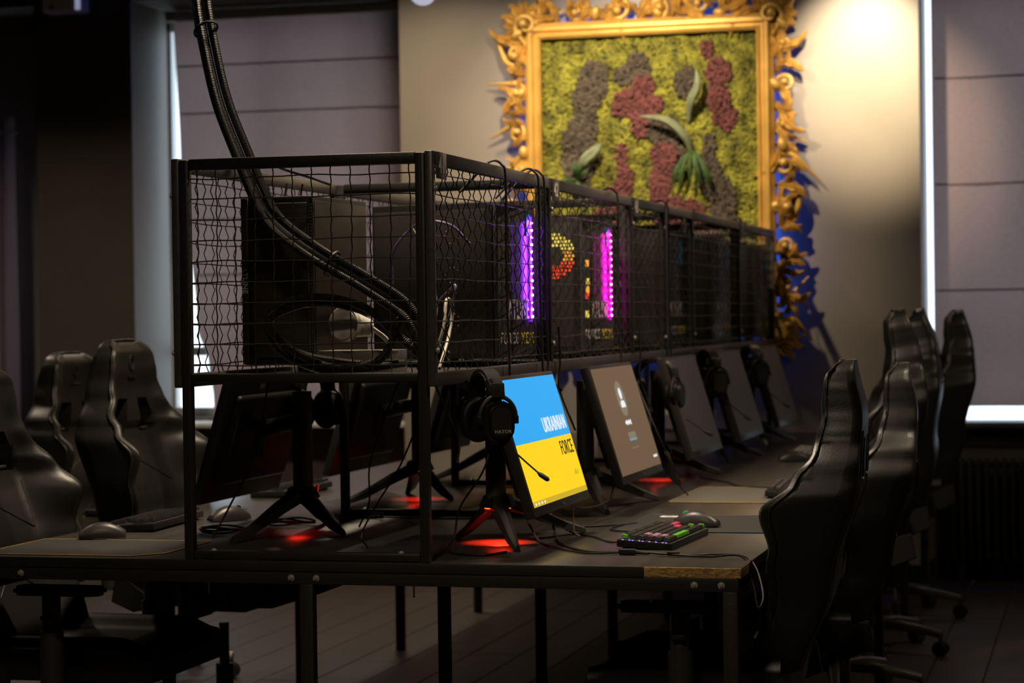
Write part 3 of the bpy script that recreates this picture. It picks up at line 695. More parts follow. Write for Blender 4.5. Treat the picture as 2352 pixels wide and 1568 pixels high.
# ------------------------------------------------------------------ corrugated conduits and cage contents
def conduit(path, r, label, pitch=.0050):
    P = catmull(path, 40); L = [0]
    for a, c in zip(P, P[1:]): L.append(L[-1]+(c-a).length)
    n = int(L[-1]/pitch)*2; pts, rs = [], []; k = 0
    for i in range(n+1):
        s = L[-1]*i/n
        while k < len(L)-2 and L[k+1] < s: k += 1
        t = (s-L[k])/max(1e-9, L[k+1]-L[k]); pts.append(P[k].lerp(P[k+1], t)); rs.append(r if i % 2 else r*.84)
    o = MB().tube(pts, rs, 10).build('corrugated_conduit', M_conduit, None, 20)
    return tag(o, label, 'conduit', 'corrugated conduits running down from the ceiling')
base = [(-.80, .52, 2.9), (-.80, .50, 2.35), (-.79, .48, 2.19), (-.755, .45, 2.05), (-.70, .40, 1.90), (-.615, .33, 1.75), (-.555, .27, 1.66), (-.485, .20, 1.58), (-.36, .135, 1.50), (-.235, .12, 1.43), (-.14, .12, 1.37)]
tails = [[(-.085, .13, 1.30), (-.055, .16, 1.22)], [(-.07, .12, 1.32), (-.05, .14, 1.28), (-.05, .25, 1.22)], [(-.10, .20, 1.30), (-.06, .30, 1.24)], [(-.09, .08, 1.32), (-.06, .09, 1.23), (-.08, .14, 1.21)]]
offs = [(0, 0, 0, .0115), (.020, .008, .008, .0115), (-.016, .014, -.006, .0105), (.004, -.02, -.014, .0105)]
lab = ['lowest black corrugated conduit in the ceiling bundle', 'outer black corrugated conduit on the right of the ceiling bundle', 'black corrugated conduit on the left of the ceiling bundle', 'front black corrugated conduit of the ceiling bundle']
for (dx, dy, dz, r_), tl, lb in zip(offs, tails, lab):
    conduit([(x+dx, y+dy, z+dz) for x, y, z in base]+tl, r_, lb)
b = MB()
for c_, d_ in (((-.765, .468, 2.105), (.42, -.3, -.88)), ((-.30, .128, 1.468), (.85, 0, -.5))):
    c_, d_ = Vector(c_), Vector(d_).normalized(); u1 = d_.orthogonal().normalized(); u2 = d_.cross(u1)
    tie = MB().tube([c_+u1*.031*math.cos(a*PI/10)+u2*.036*math.sin(a*PI/10) for a in range(20)], .0035, 6, closed=True).build('cable_tie', M_cable)
    tag(tie, 'black tie around the conduit bundle '+('above the cage' if c_.z > 2 else 'inside the cage'), 'cable tie')
# coiled conduit lying at the near end of the cage
def ell(cx, cz, rx, rz, a0, a1, n, y0, y1, tilt=0.):
    out = []
    for i in range(n+1):
        a = math.radians(a0+(a1-a0)*i/n); x, z = rx*math.cos(a), rz*math.sin(a)
        out.append((cx+x*math.cos(tilt)-z*math.sin(tilt), y0+(y1-y0)*i/n, cz+x*math.sin(tilt)+z*math.cos(tilt)))
    return out
conduit([(-.045, .13, 1.215), (-.10, .125, 1.262), (-.18, .12, 1.335)]+ell(-.30, 1.295, .165, .088, 60, 285, 12, .115, .095, -.18)+[(-.22, .09, 1.216), (-.165, .09, 1.235), (-.135, .10, 1.285), (-.13, .13, 1.33)], .0108, 'upper loop of coiled corrugated conduit on the cage floor')
conduit([(-.14, .15, 1.225), (-.22, .11, 1.222)]+ell(-.29, 1.30, .175, .07, 275, 95, 10, .10, .125, -.12)+[(-.20, .14, 1.345)], .0105, 'lower loop of coiled corrugated conduit on the cage floor')
conduit([(-.13, .17, 1.222), (-.21, .085, 1.212), (-.30, .075, 1.218), (-.39, .075, 1.26), (-.445, .08, 1.31), (-.44, .10, 1.345), (-.36, .12, 1.375)], .0105, 'frontmost loop of coiled corrugated conduit on the cage floor')
# white plug, perforated switch box
p_ = thing('power_plug', (-.30, .20, 1.32), 'cream round power plug hanging inside the cage', 'plug')
MB().cyl((0, -.004, 0), (.006, .018, 0), .043, .045, n=36, bev=.004).build('face', M_white, p_)
MB().cyl((.006, .018, 0), (.06, .05, -.012), .036, .02, n=24, bev=.004).build('body', M_white, p_)
MB().tube(catmull([(.06, .05, -.012), (.09, .07, -.04), (.10, .08, -.07)], 6), .006, 8).build('cord', M_white, p_)
s_ = thing('network_switch', (-.285, .31, ZS), 'grey metal switch box with perforated side on the cage floor', 'switch')
MB().box((0, 0, .032), (.19, .14, .06), bev=.002).build('housing', M_steel, s_)
hm = MB().cyl((0, 0, 0), (0, -.0012, 0), .0028, n=6).mesh('vent_hole'); hm.materials.append(M_rubber)
for i in range(22):
    for j in range(3):
        o = bpy.data.objects.new('vent_hole', hm); link(o, s_); o.location = (-.07+.007*i+.0035*(j % 2), -.0702, .016+.0065*j)
def cable(path, r, mat, label, cat='cable', name='cable', group=None, n=8):
    o = MB().tube(catmull(path, n), r, 6).build(name, mat, None, 60); return tag(o, label, cat, group)
cable([(-.25, .45, 1.42), (-.24, .44, 1.51), (-.17, .44, 1.575), (-.09, .44, 1.57), (-.04, .45, 1.52)], .004, M_violet, 'violet cable arching behind the conduits in the cage')
cable([(-.16, .40, 1.30), (-.10, .36, 1.37), (-.06, .33, 1.40), (-.035, .30, 1.41), (-.045, .28, 1.34), (-.08, .27, 1.26)], .0035, M_violet, 'violet cable knotted beside the cream plug')
cable([(-.15, .33, 1.29), (-.11, .25, 1.33), (-.075, .22, 1.31), (-.10, .24, 1.27), (-.14, .22, 1.28)], .003, M_violet, 'small violet cable curl above the switch box')
cable([(-.17, .38, 1.56), (-.13, .36, 1.50), (-.11, .34, 1.44), (-.09, .32, 1.36), (-.10, .30, 1.28)], .002, M_greyp, 'thin pale wire dropping in front of the far tower')
cable([(.0-.03, .10, 1.345-.10), (-.02, .14, 1.31), (-.03, .20, 1.375), (-.035, .27, 1.36), (-.03, .22, 1.29), (-.02, .10, 1.21)], .0045, M_beige, 'beige cable looping behind plate 41')
cable([(-.60, .62, 1.70), (-.62, .60, 1.55), (-.585, .58, 1.40), (-.61, .55, 1.22)], .003, M_cable, 'black cable hanging left of the near tower')
cable([(-.57, .66, 1.70), (-.60, .64, 1.50), (-.625, .62, 1.36), (-.575, .60, 1.21)], .003, M_cable, 'black cable crossing left of the near tower')
cable([(-.46, .10, 1.725), (-.43, .15, 1.705), (-.40, .25, 1.69), (-.40, .40, 1.68)], .0035, M_cable, 'black cable arching over the near tower')
# cables thrown over the cage side
for (y, tl), lb in zip(((.60, (.06, .62, 1.15)), (.955, (.03, .96, 1.14)), (1.02, (.04, 1.10, 1.12)), (2.0, (.03, 2.02, 1.13)), (2.86, (.03, 2.84, 1.10)), (1.19, (.05, 1.22, 1.0)), (2.34, (.05, 2.36, 1.0))),
                       ('nearest black cable over the cage side', 'second black cable over the cage side', 'third black cable over the cage side, beside the second', 'black cable over the cage side below plate 42', 'black cable over the cage side by the middle post',
                        'black cable hanging down beside the yellow and blue monitor', 'black cable hanging down beside the brown screen')):
    if 'hanging' in lb: cable([(.012, y, 1.30), (.014, y+.005, 1.2), (.012, y, 1.12), tl], .0035, M_cable, lb)
    else: cable([(-.10, y-.03, 1.66), (-.05, y-.01, 1.715), (-.02, y, 1.742), (.004, y+.01, 1.733), (.014, y+.015, 1.69), (.014, y+.01, 1.45), (.016, y+.02, 1.22), (.02, y+.02, 1.16), tl], .0035, M_cable, lb)

# ------------------------------------------------------------------ monitors
TILT = math.radians(16.6); SW, SH = .575, .3234
def monitor(loc, rz, label, legs, screen, panel=(.125, 0., .27), red=2.0, group='monitors on the desk'):
    t = thing('monitor', loc, label, 'monitor', rz, group)
    n = Vector((math.cos(TILT), 0, math.sin(TILT))); upv = Vector((-math.sin(TILT), 0, math.cos(TILT))); c = Vector(panel)
    F = axes(c, (0, 1, 0), upv)                              # local x right on the screen, y up, z out of it
    MB().box((0, -.006, -.014), (SW+.022, SH+.034, .026), bev=.003).build('bezel', M_plastic2, t, 40, F)
    MB().box((0, -.004, -.036), (SW-.08, SH-.07, .03), bev=.012, seg=3).build('back_shell', M_plastic, t, 40, F)
    sp = MB().box((0, 0, -.0004), (SW, SH, .001)).build('screen', M_screenoff, t, None, F)
    MB().box((0, -SH/2-.012, .0003), (.035, .007, .001)).build('maker_badge', M_gun, t, None, F)
    if screen == 'flag':
        def rect(name, x0, x1, y0, y1, mt, z=.0008): return MB().box(((x0+x1)/2, (y0+y1)/2, z-.0003), (x1-x0, y1-y0, .0006)).build(name, mt, sp, None)
        rect('blue_field', -SW/2, SW/2, -.004, SH/2, E_scrblue); rect('yellow_field', -SW/2, SW/2, -SH/2+.014, -.004, E_scryel); rect('task_bar', -SW/2, SW/2, -SH/2, -SH/2+.014, E_scryel2)
        lettering('lettering', 'UKRAINIAN', .056, E_scrwhite, sp, Matrix.Translation((.145, .030, .0012)), .76, 0)
        lettering('lettering', 'FORCE', .054, E_scrblack, sp, Matrix.Translation((.200, -.038, .0012)), .76, 0)
        for k, x in enumerate((.205, .214, .222, .232, .243)): rect('small_mark', x, x+.006, -.112-.002*(k % 2), -.104+.004*(k % 3), E_scryel2, .0012)
        for k in range(4): rect('task_icon', -.27+.03*k, -.258+.03*k, -SH/2+.004, -SH/2+.010, E_scrwhite, .0012)
    if screen == 'login':
        MB().box((0, 0, .0006), (SW, SH, .0006)).build('picture_field', E_scrwarm, sp, None)
        MB().cyl((0, .062, .001), (0, .062, .0016), .055, n=40).build('avatar_disc', E_scrgrey, sp, 30)
        MB().ball((0, .078, .002), .019, 2, (1, 1, .03)).build('avatar_head', E_scrwhite, sp)
        MB().prism([(-.028, .035), (.028, .035), (.03, .046), (.02, .056), (-.02, .056), (-.03, .046)], .0016, .0022).build('avatar_body', E_scrwhite, sp, None)
        for k in range(9): MB().box((-.036+.009*k, -.012, .0012), (.006, .008+.004*(k % 3), .0006)).build('name_mark', E_scrwhite, sp, None)
        MB().box((0, -.052, .0012), (.10, .020, .0006)).build('entry_field', E_scrgrey, sp, None)
        MB().box((0, -.065, .0012), (.10, .006, .0006)).build('entry_underline', E_scrbl2, sp, None)
        MB().box((0, -.090, .0012), (.10, .003, .0006)).build('hint_line', E_scrgrey, sp, None)
        for k in range(4): MB().box((.215+.014*k, -.132, .0012), (.009, .008, .0006)).build('tray_mark', E_scrwhite, sp, None)
    # stand: neck column, hinge, hub, three splayed legs
    b = MB(); N = 14; rows = []
    for i in range(9):
        z = .115+.27*i/8; w_ = .030+.006*(1-i/8); d_ = .026
        rows.append([b.bm.verts.new((-.004+d_*math.cos(2*PI*k/N), w_*math.sin(2*PI*k/N), z)) for k in range(N)])
    for i in range(8):
        for k in range(N): b.bm.faces.new((rows[i][k], rows[i][(k+1) % N], rows[i+1][(k+1) % N], rows[i+1][k]))
    b.bm.faces.new(rows[0][::-1]); b.bm.faces.new(rows[-1]); b.build('neck', M_gun, t, 50)
    q = c-n*.05
    MB().tube([(.0, 0, .30), (.03, 0, .30), tuple(q+Vector((0, 0, .02)))], .022, 10).build('hinge_arm', M_plastic, t)
    MB().box(q, (.02, .11, .11), Matrix.Rotation(-TILT, 4, 'Y'), bev=.004).build('mount_plate', M_plastic, t)
    MB().cyl((0, 0, .092), (0, 0, .125), .052, .036, n=6, bev=.003).build('hub', M_plastic, t, 30)
    for lx, ly in legs:
        d = Vector((lx, ly, 0)); L_ = d.length; d.normalize(); s_ = Vector((-d.y, d.x, 0)); b = MB(); rows = []
        for tt, wd, zt, zb in ((.0, .028, .122, .094), (.35, .022, .086, .062), (.75, .015, .036, .018), (1., .008, .012, 0.)):
            p0 = d*(L_*tt)
            rows.append([b.bm.verts.new(p0+s_*wd*k1+Vector((0, 0, z_))) for k1, z_ in ((-1, zb), (1, zb), (.7, zt), (0, zt+.006), (-.7, zt))])
        for i in range(3):
            for k in range(5): b.bm.faces.new((rows[i][k], rows[i][(k+1) % 5], rows[i+1][(k+1) % 5], rows[i+1][k]))
        b.bm.faces.new(rows[0][::-1]); b.bm.faces.new(rows[-1]); bmesh.ops.recalc_face_normals(b.bm, faces=b.bm.faces)
        b.build('leg', M_plastic2, t, 30)
    if red:
        MB().cyl((0, 0, .0915), (0, 0, .0885), .034, n=24).build('red_lens', E_red, t)
        for k in ((-1, 0, 1) if red < .5 else ()):
            MB().box((-.02+.012*k, -.042, .112), (.003, .003, .03), Matrix.Rotation(.35, 4, 'X'), bev=.0008).build('lit_slit', E_redsoft, t)
        li = bpy.data.lights.new('red_light', 'SPOT'); li.energy = red; li.color = (1, .035, .01); li.spot_size = math.radians(100); li.spot_blend = .15; li.shadow_soft_size = .02
        lo = bpy.data.objects.new('red_light', li); link(lo, t); lo.location = (0, 0, .085)
    return t
LEGS = [(.11, -.22), (.165, .27), (-.13, .07)]
for y, sc_, lb, rd in ((.487, 'flag', 'monitor showing a blue and yellow screen, nearest on the right', 14), (1.517, 'login', 'monitor showing a brown sign-in screen', 0), (2.65, '', 'dark grey monitor, third from the near end on the right', 5),
                       (3.67, '', 'dark grey monitor, second from the picture wall', 0), (4.735, '', 'dark grey monitor nearest the picture wall', 0)):
    monitor((.015, y, ZD), 0, lb, LEGS, sc_, red=rd)
LEGS2 = [(.07, .34), (-.155, .10), (.02, -.26)]
monitor((-.60, .70, ZD), PI, 'left-row monitor seen from behind under the near end of the cage', LEGS2, '', panel=(.20, -.12, .27), red=.12)
monitor((-.60, 1.78, ZD), PI, 'left-row monitor seen from behind with glowing red base', LEGS, '', panel=(.20, -.08, .27), red=5)
monitor((-.62, 2.85, ZD), PI, 'third left-row monitor seen from behind', LEGS, '', panel=(.19, -.05, .27), red=0)

# ------------------------------------------------------------------ headsets
def headset(loc, rz, label, mic=True, word=True):
    """cups left and right along local x, band on top; origin at the band top"""
    t = thing('headset', loc, label, 'headset', rz, 'headsets hung on monitors')
    for s in (1, -1):
        F = axes((s*.068, 0, -.128), (0, s, 0), (0, 0, 1))       # local z points outwards
        cup = MB().prism(rrect(.078, .100, .034), 0, .032, F, bev=.010).build('ear_cup', M_plastic, t, 50)
        MB().prism(rrect(.052, .070, .022), .0318, .0345, F, bev=.002).build('cup_plate', M_plastic2, t, 50)
        cu2 = MB().tube([F @ Vector((.034*math.cos(a*PI/12), .044*math.sin(a*PI/12), -.010)) for a in range(24)], .0135, 10, closed=True).build('ear_cushion', M_leatherS, t, 60)
        yk = [F @ Vector((.047*math.sin(a), .010+.052*math.cos(a), .010)) for a in [math.radians(q) for q in range(-92, 93, 12)]]
        MB().tube(yk, .0055, 8).build('yoke', M_plastic2, t)
        MB().box(F @ Vector((.046, .004, .010)), (.016, .012, .020), bev=.002).build('pivot', M_plastic, t)
        MB().box(F @ Vector((-.046, .004, .010)), (.016, .012, .020), bev=.002).build('pivot', M_plastic, t)
        MB().box((s*.078, 0, -.052), (.012, .034, .036), Matrix.Rotation(-s*.12, 4, 'Y'), bev=.003).build('slider', M_plastic2, t)
        if word and s > 0: lettering('lettering', 'HATOR', .0115, M_whitep, t, F @ Matrix.Translation((.003, -.024, .0352)), 1.08, .0001)
    A = [math.radians(a) for a in range(0, 181, 9)]
    def band(r0, wd, th, z0, name, mat):
        b = MB(); rows = []
        for a in A:
            c_, s_ = math.cos(a), math.sin(a)
            rows.append([b.bm.verts.new((c_*(r0+dr), dy, z0+s_*(r0*.92+dr))) for dr, dy in ((th, -wd), (th, wd), (0, wd), (0, -wd))])
        for i in range(len(A)-1):
            for k in range(4): b.bm.faces.new((rows[i][k], rows[i][(k+1) % 4], rows[i+1][(k+1) % 4], rows[i+1][k]))
        b.bm.faces.new(rows[0][::-1]); b.bm.faces.new(rows[-1]); bmesh.ops.recalc_face_normals(b.bm, faces=b.bm.faces); b.build(name, mat, t, 40)
    band(.073, .018, .006, -.073, 'headband', M_plastic2)
    band(.064, .022, .008, -.075, 'band_pad', M_leatherS)
    if mic:
        MB().tube(catmull([(.060, .02, -.165), (.075, .030, -.19), (.115, .055, -.225), (.150, .075, -.252)], 8), .0022, 6).build('microphone_boom', M_cable, t)
        MB().tube([(.148, .074, -.251), (.155, .078, -.256), (.172, .088, -.266), (.176, .09, -.268)], [.003, .006, .006, .003], 10).build('microphone', M_rubber, t)
    return t
HZ = math.atan2(-.796, .605)
headset((.055, .245, 1.205), HZ, 'black headset with a microphone hung in front of the blue and yellow screen')
headset((.05, 2.40, 1.185), HZ+.75, 'black headset hung on the third monitor from the near end', word=False)
headset((.06, 3.40, 1.195), HZ, 'black headset hung on the monitor second from the wall', word=False)
headset((.06, 4.48, 1.195), HZ, 'black headset hung on the monitor nearest the wall', word=False)
headset((-.70, 1.08, 1.195), HZ+2.2, 'black headset hung behind the left-row monitor', mic=False, word=False)

# ------------------------------------------------------------------ keyboards, mice, pads
KC = {}
def key_mesh(wd, mat):
    k_ = (round(wd, 4), mat.name)
    if k_ in KC: return KC[k_]
    b = MB(); h = .0085; t_ = .0022; d = .0165
    v = [b.bm.verts.new(p) for p in ((-d/2, -wd/2, 0), (d/2, -wd/2, 0), (d/2, wd/2, 0), (-d/2, wd/2, 0), (-d/2+t_*.6, -wd/2+t_, h), (d/2-t_, -wd/2+t_, h-.001), (d/2-t_, wd/2-t_, h-.001), (-d/2+t_*.6, wd/2-t_, h))]
    for f_ in ((0, 1, 5, 4), (1, 2, 6, 5), (2, 3, 7, 6), (3, 0, 4, 7), (4, 5, 6, 7), (3, 2, 1, 0)): b.bm.faces.new([v[i] for i in f_])
    me = b.mesh('keycap'); me.materials.append(mat); KC[k_] = me; return me
ROWS = [[1, .6, 1, 1, 1, 1, .3, 1, 1, 1, 1, .3, 1, 1, 1, 1, .3, 1, 1, 1], [1]*13+[2, .3, 1, 1, 1], [1.5]+[1]*12+[1.5, .3, 1, 1, 1], [1.75]+[1]*11+[2.25], [2.25]+[1]*10+[2.75, 1.3, 1], [1.25, 1.25, 1.25, 6.25, 1.25, 1.25, 1.25, 1.25, .3, 1, 1, 1]]
GAPS = {0: (1, 6, 11, 16), 1: (14,), 2: (14,), 4: (12,), 5: (8,)}
def keyboard(loc, rz, label, colour=None, led=False, default=None):
    """local x towards the typist, y along the rows from the left-hand end"""
    t = thing('keyboard', loc, label, 'keyboard', rz, 'keyboards on the desk')
    U = .0213; Lk = 18.35*U; T = Matrix.Rotation(math.radians(3.5), 4, 'Y')
    cs = MB().box((.0, Lk/2, .012), (.142, Lk+.012, .020), T, bev=.003).build('case', M_plastic, t)
    for y in (.03, Lk-.03): MB().box((-.055, y, .004), (.012, .03, .016), bev=.002).build('foot', M_rubber, t)
    for ri, row in enumerate(ROWS):
        y = 0.
        for ci, wdu in enumerate(row):
            if ci not in GAPS.get(ri, ()):
                mt = (colour or {}).get((ri, ci), default or M_keyk)
                o = bpy.data.objects.new('keycap', key_mesh(wdu*U-.0018, mt)); link(o, t)
                p = Vector((-.0545+ri*.0218, 0, .0232)); p = T @ p
                o.location = (p.x, y+wdu*U/2, p.z+.0015); o.rotation_euler = (0, math.radians(3.5-(ri-2.5)*1.2), 0)
            y += wdu*U
    if led:
        dm = MB().ball((0, 0, 0), .0022, 1, (1.6, 1, .7)).mesh('key_led'); dm.materials.append(E_keyled)
        for i in (0, 2, 3, 5, 6, 8, 10, 12, 13):
            o = bpy.data.objects.new('key_led', dm); link(o, t); o.location = (-.055+.0085*i, -.0045, .0245-.0005*i)
        for i in range(9):
            o = bpy.data.objects.new('key_led', dm); link(o, t); o.location = (.028, .05+.035*i, .0225)
    return t
G_, P_, K_ = M_keyg, M_keyp, M_keyr
colr = {(0, 0): G_, (5, 3): G_, (5, 11): G_, (4, 13): G_, (2, 2): P_, (3, 1): P_, (3, 2): P_, (3, 3): P_, (2, 3): P_, (4, 1): P_, (4, 2): P_, (2, 15): K_, (2, 16): K_, (3, 12): K_, (2, 17): K_}
keyboard((.425, .365, ZD), math.radians(-3), 'black keyboard with green, lilac and pink keycaps on the near desk corner', colr, True)
keyboard((.40, 3.70, ZD), math.radians(2), 'keyboard with pale grey keycaps on the far part of the desk', default=M_keyw)
keyboard((.575, 1.86, ZD+.0032), math.radians(3), 'dark keyboard on the grey pad, behind the near chair')
keyboard((-1.10, 1.02, ZD), PI+math.radians(3), 'dark keyboard on the left desk in front of the leather chairs')
keyboard((-1.10, 2.15, ZD), PI, 'dark keyboard on the left desk beyond the near monitor')
def mouse(loc, rz, label, glow=None):
    """nose along local -x"""
    t = thing('mouse', loc, label, 'mouse', rz, 'mice on the desk')
    b = MB(); n, mth = 20, 14; rows = []
    for i in range(n+1):
        s = i/n; x = -.062+.124*s; hw = .033*math.sin(PI*(.10+.80*s))**.45*(1-.14*math.sin(PI*s)); h = .040*math.sin(PI*(.10+.83*s))**.75+.002
        rows.append([b.bm.verts.new((x, hw*math.cos(PI*k/mth), .002+h*math.sin(PI*k/mth)**.8)) for k in range(mth+1)])
    for i in range(n):
        for k in range(mth): b.bm.faces.new((rows[i][k], rows[i][k+1], rows[i+1][k+1], rows[i+1][k]))
        b.bm.faces.new((rows[i][0], rows[i+1][0], rows[i+1][mth], rows[i][mth]))
    b.bm.faces.new(rows[0]); b.bm.faces.new(rows[-1][::-1]); bmesh.ops.recalc_face_normals(b.bm, faces=b.bm.faces); b.build('body', M_plastic2, t, 60)
    MB().tube([(.0, 0, .0), (-.006, 0, .006), (-.0, 0, .012)], .003, 6).build('thumb_button', M_rubber, t) if False else None
    MB().cyl((-.030, -.004, .034), (-.030, .004, .034), .009, n=18).build('wheel', em('wheel_glow', (.1, 1, .25), .25) if glow else M_rubber, t)
    MB().box((-.034, 0, .0335), (.055, .0012, .002), Matrix.Rotation(-.18, 4, 'Y')).build('button_seam', M_rubber, t)
    if glow: MB().ball((.052, 0, .014), .005, 2, (.6, 2, .8)).build('tail_light', E_green, t)
    MB().cyl((-.03, 0, .0022), (-.03, 0, 0), .012, n=16).build('glide_foot', M_rubber, t); MB().cyl((.035, 0, .0022), (.035, 0, 0), .014, n=16).build('glide_foot', M_rubber, t)
    return t
mouse((.455, .93, ZD+.004), math.radians(-6), 'dark mouse with green lights behind the colourful keyboard', True)
mouse((-1.065, .42, ZD+.004), PI+math.radians(25), 'dark mouse on the left desk pad')
mouse((-.93, .98, ZD+.001), PI+math.radians(50), 'dark mouse behind the near left monitor stand')
mouse((.36, 3.62, ZD+.001), math.radians(20), 'dark mouse beside the pale keyboard')
def pad(x0, x1, y0, y1, mat, stitch, label, rz=0., cut=0., mark=False):
    cx, cy = (x0+x1)/2, (y0+y1)/2; t = thing('mouse_pad', (cx, cy, ZD), label, 'mouse pad', rz, 'mouse pads'); a, b_ = (x1-x0)/2, (y1-y0)/2
    out = rrect(2*a, 2*b_, .012) if not cut else [(-a, -b_), (a-cut, -b_), (a, -b_+cut*1.2), (a, b_), (-a, b_)]
    MB().prism(out, 0, .0032, bev=.0008).build('cloth', mat, t, 40)
    MB().tube([(x, y, .0026) for x, y in out], .0014, 6, closed=True).build('stitched_edge', stitch, t)
    if mark: lettering('emblem', 'S', .075, M_whitep, t, axes((-a+.075, b_-.07, .0036), (0, 1, 0), (-1, 0, 0)), 1.3, .004)
    return t
pad(.255, .69, .80, 1.285, M_pad, M_bluestitch, 'black mouse pad with blue edge and pale emblem', 0, mark=True)
pad(.225, .70, 1.71, 2.30, M_padgrey, M_stitch, 'pale grey desk pad lit behind the near chair')
pad(-1.222, -.745, .035, .40, M_pad, M_stitch, 'black desk pad with gold stitching on the left desk', 0, .06)
# desk cables
cable([(.075, .235, 1.03), (.05, .22, .95), (-.02, .26, .86), (-.035, .26, .79), (-.03, .20, .756), (.07, .16, .754), (.105, .235, .754)], .0028, M_cable, 'headset cable falling to the near edge of the desk')
cable([(.09, .75, .80), (.14, .60, .76), (.20, .43, .754), (.30, .27, .754), (.385, .245, .756)], .0034, M_cable, 'black cable running from the stand to the inline plug')
cable([(.06, .62, .79), (.12, .50, .756), (.19, .37, .754), (.30, .235, .754), (.385, .235, .756)], .0028, M_cable, 'second black cable meeting the inline plug')
cp = thing('inline_plug', (.408, .24, ZD), 'black cable coupler on the desk in front of the keyboard', 'plug')
MB().box((0, 0, .008), (.042, .018, .014), math.radians(-4), bev=.003).build('body', M_rubber, cp)
MB().tube([(.02, -.002, .008), (.04, -.004, .006), (.055, -.005, .005)], [.006, .004, .003], 8).build('strain_relief', M_rubber, cp)
cable([(.46, .235, .757), (.50, .225, .755), (.56, .21, .755), (.63, .21, .758), (.695, .20, .757), (.735, .15, .735), (.765, .06, .68), (.755, .04, .655), (.735, .10, .70), (.70, .17, .757), (.62, .185, .755), (.54, .205, .755), (.46, .235, .757)], .0025, M_cable, 'black cable loop drooping over the chipped desk corner')
c2_ = MB().box((.525, .215, ZD+.0075), (.03, .011, .010), math.radians(-8), bev=.002).build('cable_clip', M_rubber); tag(c2_, 'small black cable joint beside the colourful keyboard', 'cable clip')
cable([(.36, .45, .762), (.31, .50, .754), (.24, .62, .754), (.17, .70, .754), (.13, .75, .76)], .0028, M_cable, 'keyboard cable leading back towards the monitor stand')
cable([(.35, .76, .754), (.25, .80, .754), (.235, .90, .755), (.27, 1.02, .754), (.20, .93, .754), (.10, .86, .754)], .0028, M_cable, 'mouse cable curving at the corner of the black pad')
cable([(.10, .80, .84), (.13, .95, .80), (.15, 1.20, .80), (.13, 1.38, .86)], .0030, M_cable, 'black cable slung between the two lit monitors')
cable([(.18, .60, .868), (.185, .61, .82), (.19, .60, .77), (.20, .62, .755)], .0022, M_beige, 'thin cable below the yellow screen')
cable([(.10, 1.85, 1.12), (.16, 1.80, 1.0), (.20, 1.82, .90), (.22, 1.9, .80), (.25, 1.92, .756)], .0028, M_cable, 'cable trailing past the brown screen')
cable([(.15, 2.7, .756), (.28, 2.5, .754), (.36, 2.32, .754), (.50, 2.25, .757)], .0028, M_cable, 'dark cable lying across the desk to the grey pad')
cable([(-.02, .02, 1.20), (.0, .10, 1.10), (.015, .14, 1.03), (.02, .10, .98)], .0030, M_cable, 'black cable dropping from the cage beside the near post')
cable([(-.62, .52, 1.18), (-.64, .5, 1.05), (-.66, .48, .95), (-.70, .45, .86), (-.74, .40, .76)], .0028, M_cable, 'black cable dropping from the cage behind the left post')
cable([(-.40, 1.0, 1.18), (-.44, .95, 1.05), (-.47, .90, .92), (-.46, .86, .82), (-.47, .80, .755)], .0028, M_cable, 'black cable hanging between the two left-row stands')
cable([(-.18, .55, 1.18), (-.20, .52, 1.08), (-.25, .50, .95), (-.30, .45, .85), (-.31, .35, .78), (-.27, .28, .755)], .0026, M_cable, 'long thin black cable hanging in the near opening')
for i, (x, y) in enumerate(((-.80, .62), (-.70, .86), (-.56, 1.05))):
    P = [(x+.07*math.cos(a)*(1+.12*math.sin(3*a)), y+.05*math.sin(a), ZD+.006+.004*math.sin(2.3*a+i)+.0006*a) for a in [k*.45 for k in range(40)]]
    cable(P, .0028, M_cable, ('loose coil of black cable by the left pad', 'loose coil of black cable behind the near left stand', 'loose coil of black cable further along the left row')[i], n=3)

# ------------------------------------------------------------------ gaming chairs
def xback(z): return lerp(z, ((.42, -.235), (.70, -.325), (.95, -.392), (1.08, -.398), (1.22, -.375)))
def hwid(z): return lerp(z, ((.42, .205), (.60, .24), (.80, .268), (.90, .270), (.96, .240), (1.04, .175), (1.11, .150), (1.16, .142), (1.195, .122), (1.212, .092), (1.22, .055)))
def wing(z): return lerp(z, ((.42, .05), (.60, .058), (.76, .080), (.87, .138), (.93, .085), (1.0, .035), (1.1, .018), (1.22, .004)))
def thick(z): return lerp(z, ((.42, .085), (.9, .085), (1.1, .082), (1.18, .070), (1.21, .045), (1.22, .022)))
NVc, NUc = 72, 34
def zrow(j): t_ = j/NVc; return .42+.80*(t_ if t_ < .85 else .85+.15*math.sin((t_-.85)/.15*PI/2))
def uval(i): return math.sin((i/NUc*2-1)*PI/2*.96)/math.sin(PI/2*.96)
def backs(u, z):
    au = abs(u); return xback(z)+.006*au**4+(.25*wing(z)+.016*min(1, (1.225-z)/.04))*ss(.86, 1.0, au)
def front(u, z):
    au = abs(u); e = ss(.90, 1.0, au)
    x = xback(z)+thick(z)+wing(z)*ss(.50, .88, au)-.012*(1-au*au)*(z < .95)
    bk = backs(u, z); return x+(bk+.45*(x-bk)-x)*e
def gy(u):
    t_ = abs(u); g_ = t_/.92 if t_ < .86 else 1-(1-.86/.92)*((1-t_)/.14)**2
    return math.copysign(g_, u)
def hole(i, j): z = zrow(j+.5); u = abs((uval(i)+uval(i+1))/2); return .925 < z < 1.03 and .22 < u*(1) < .52
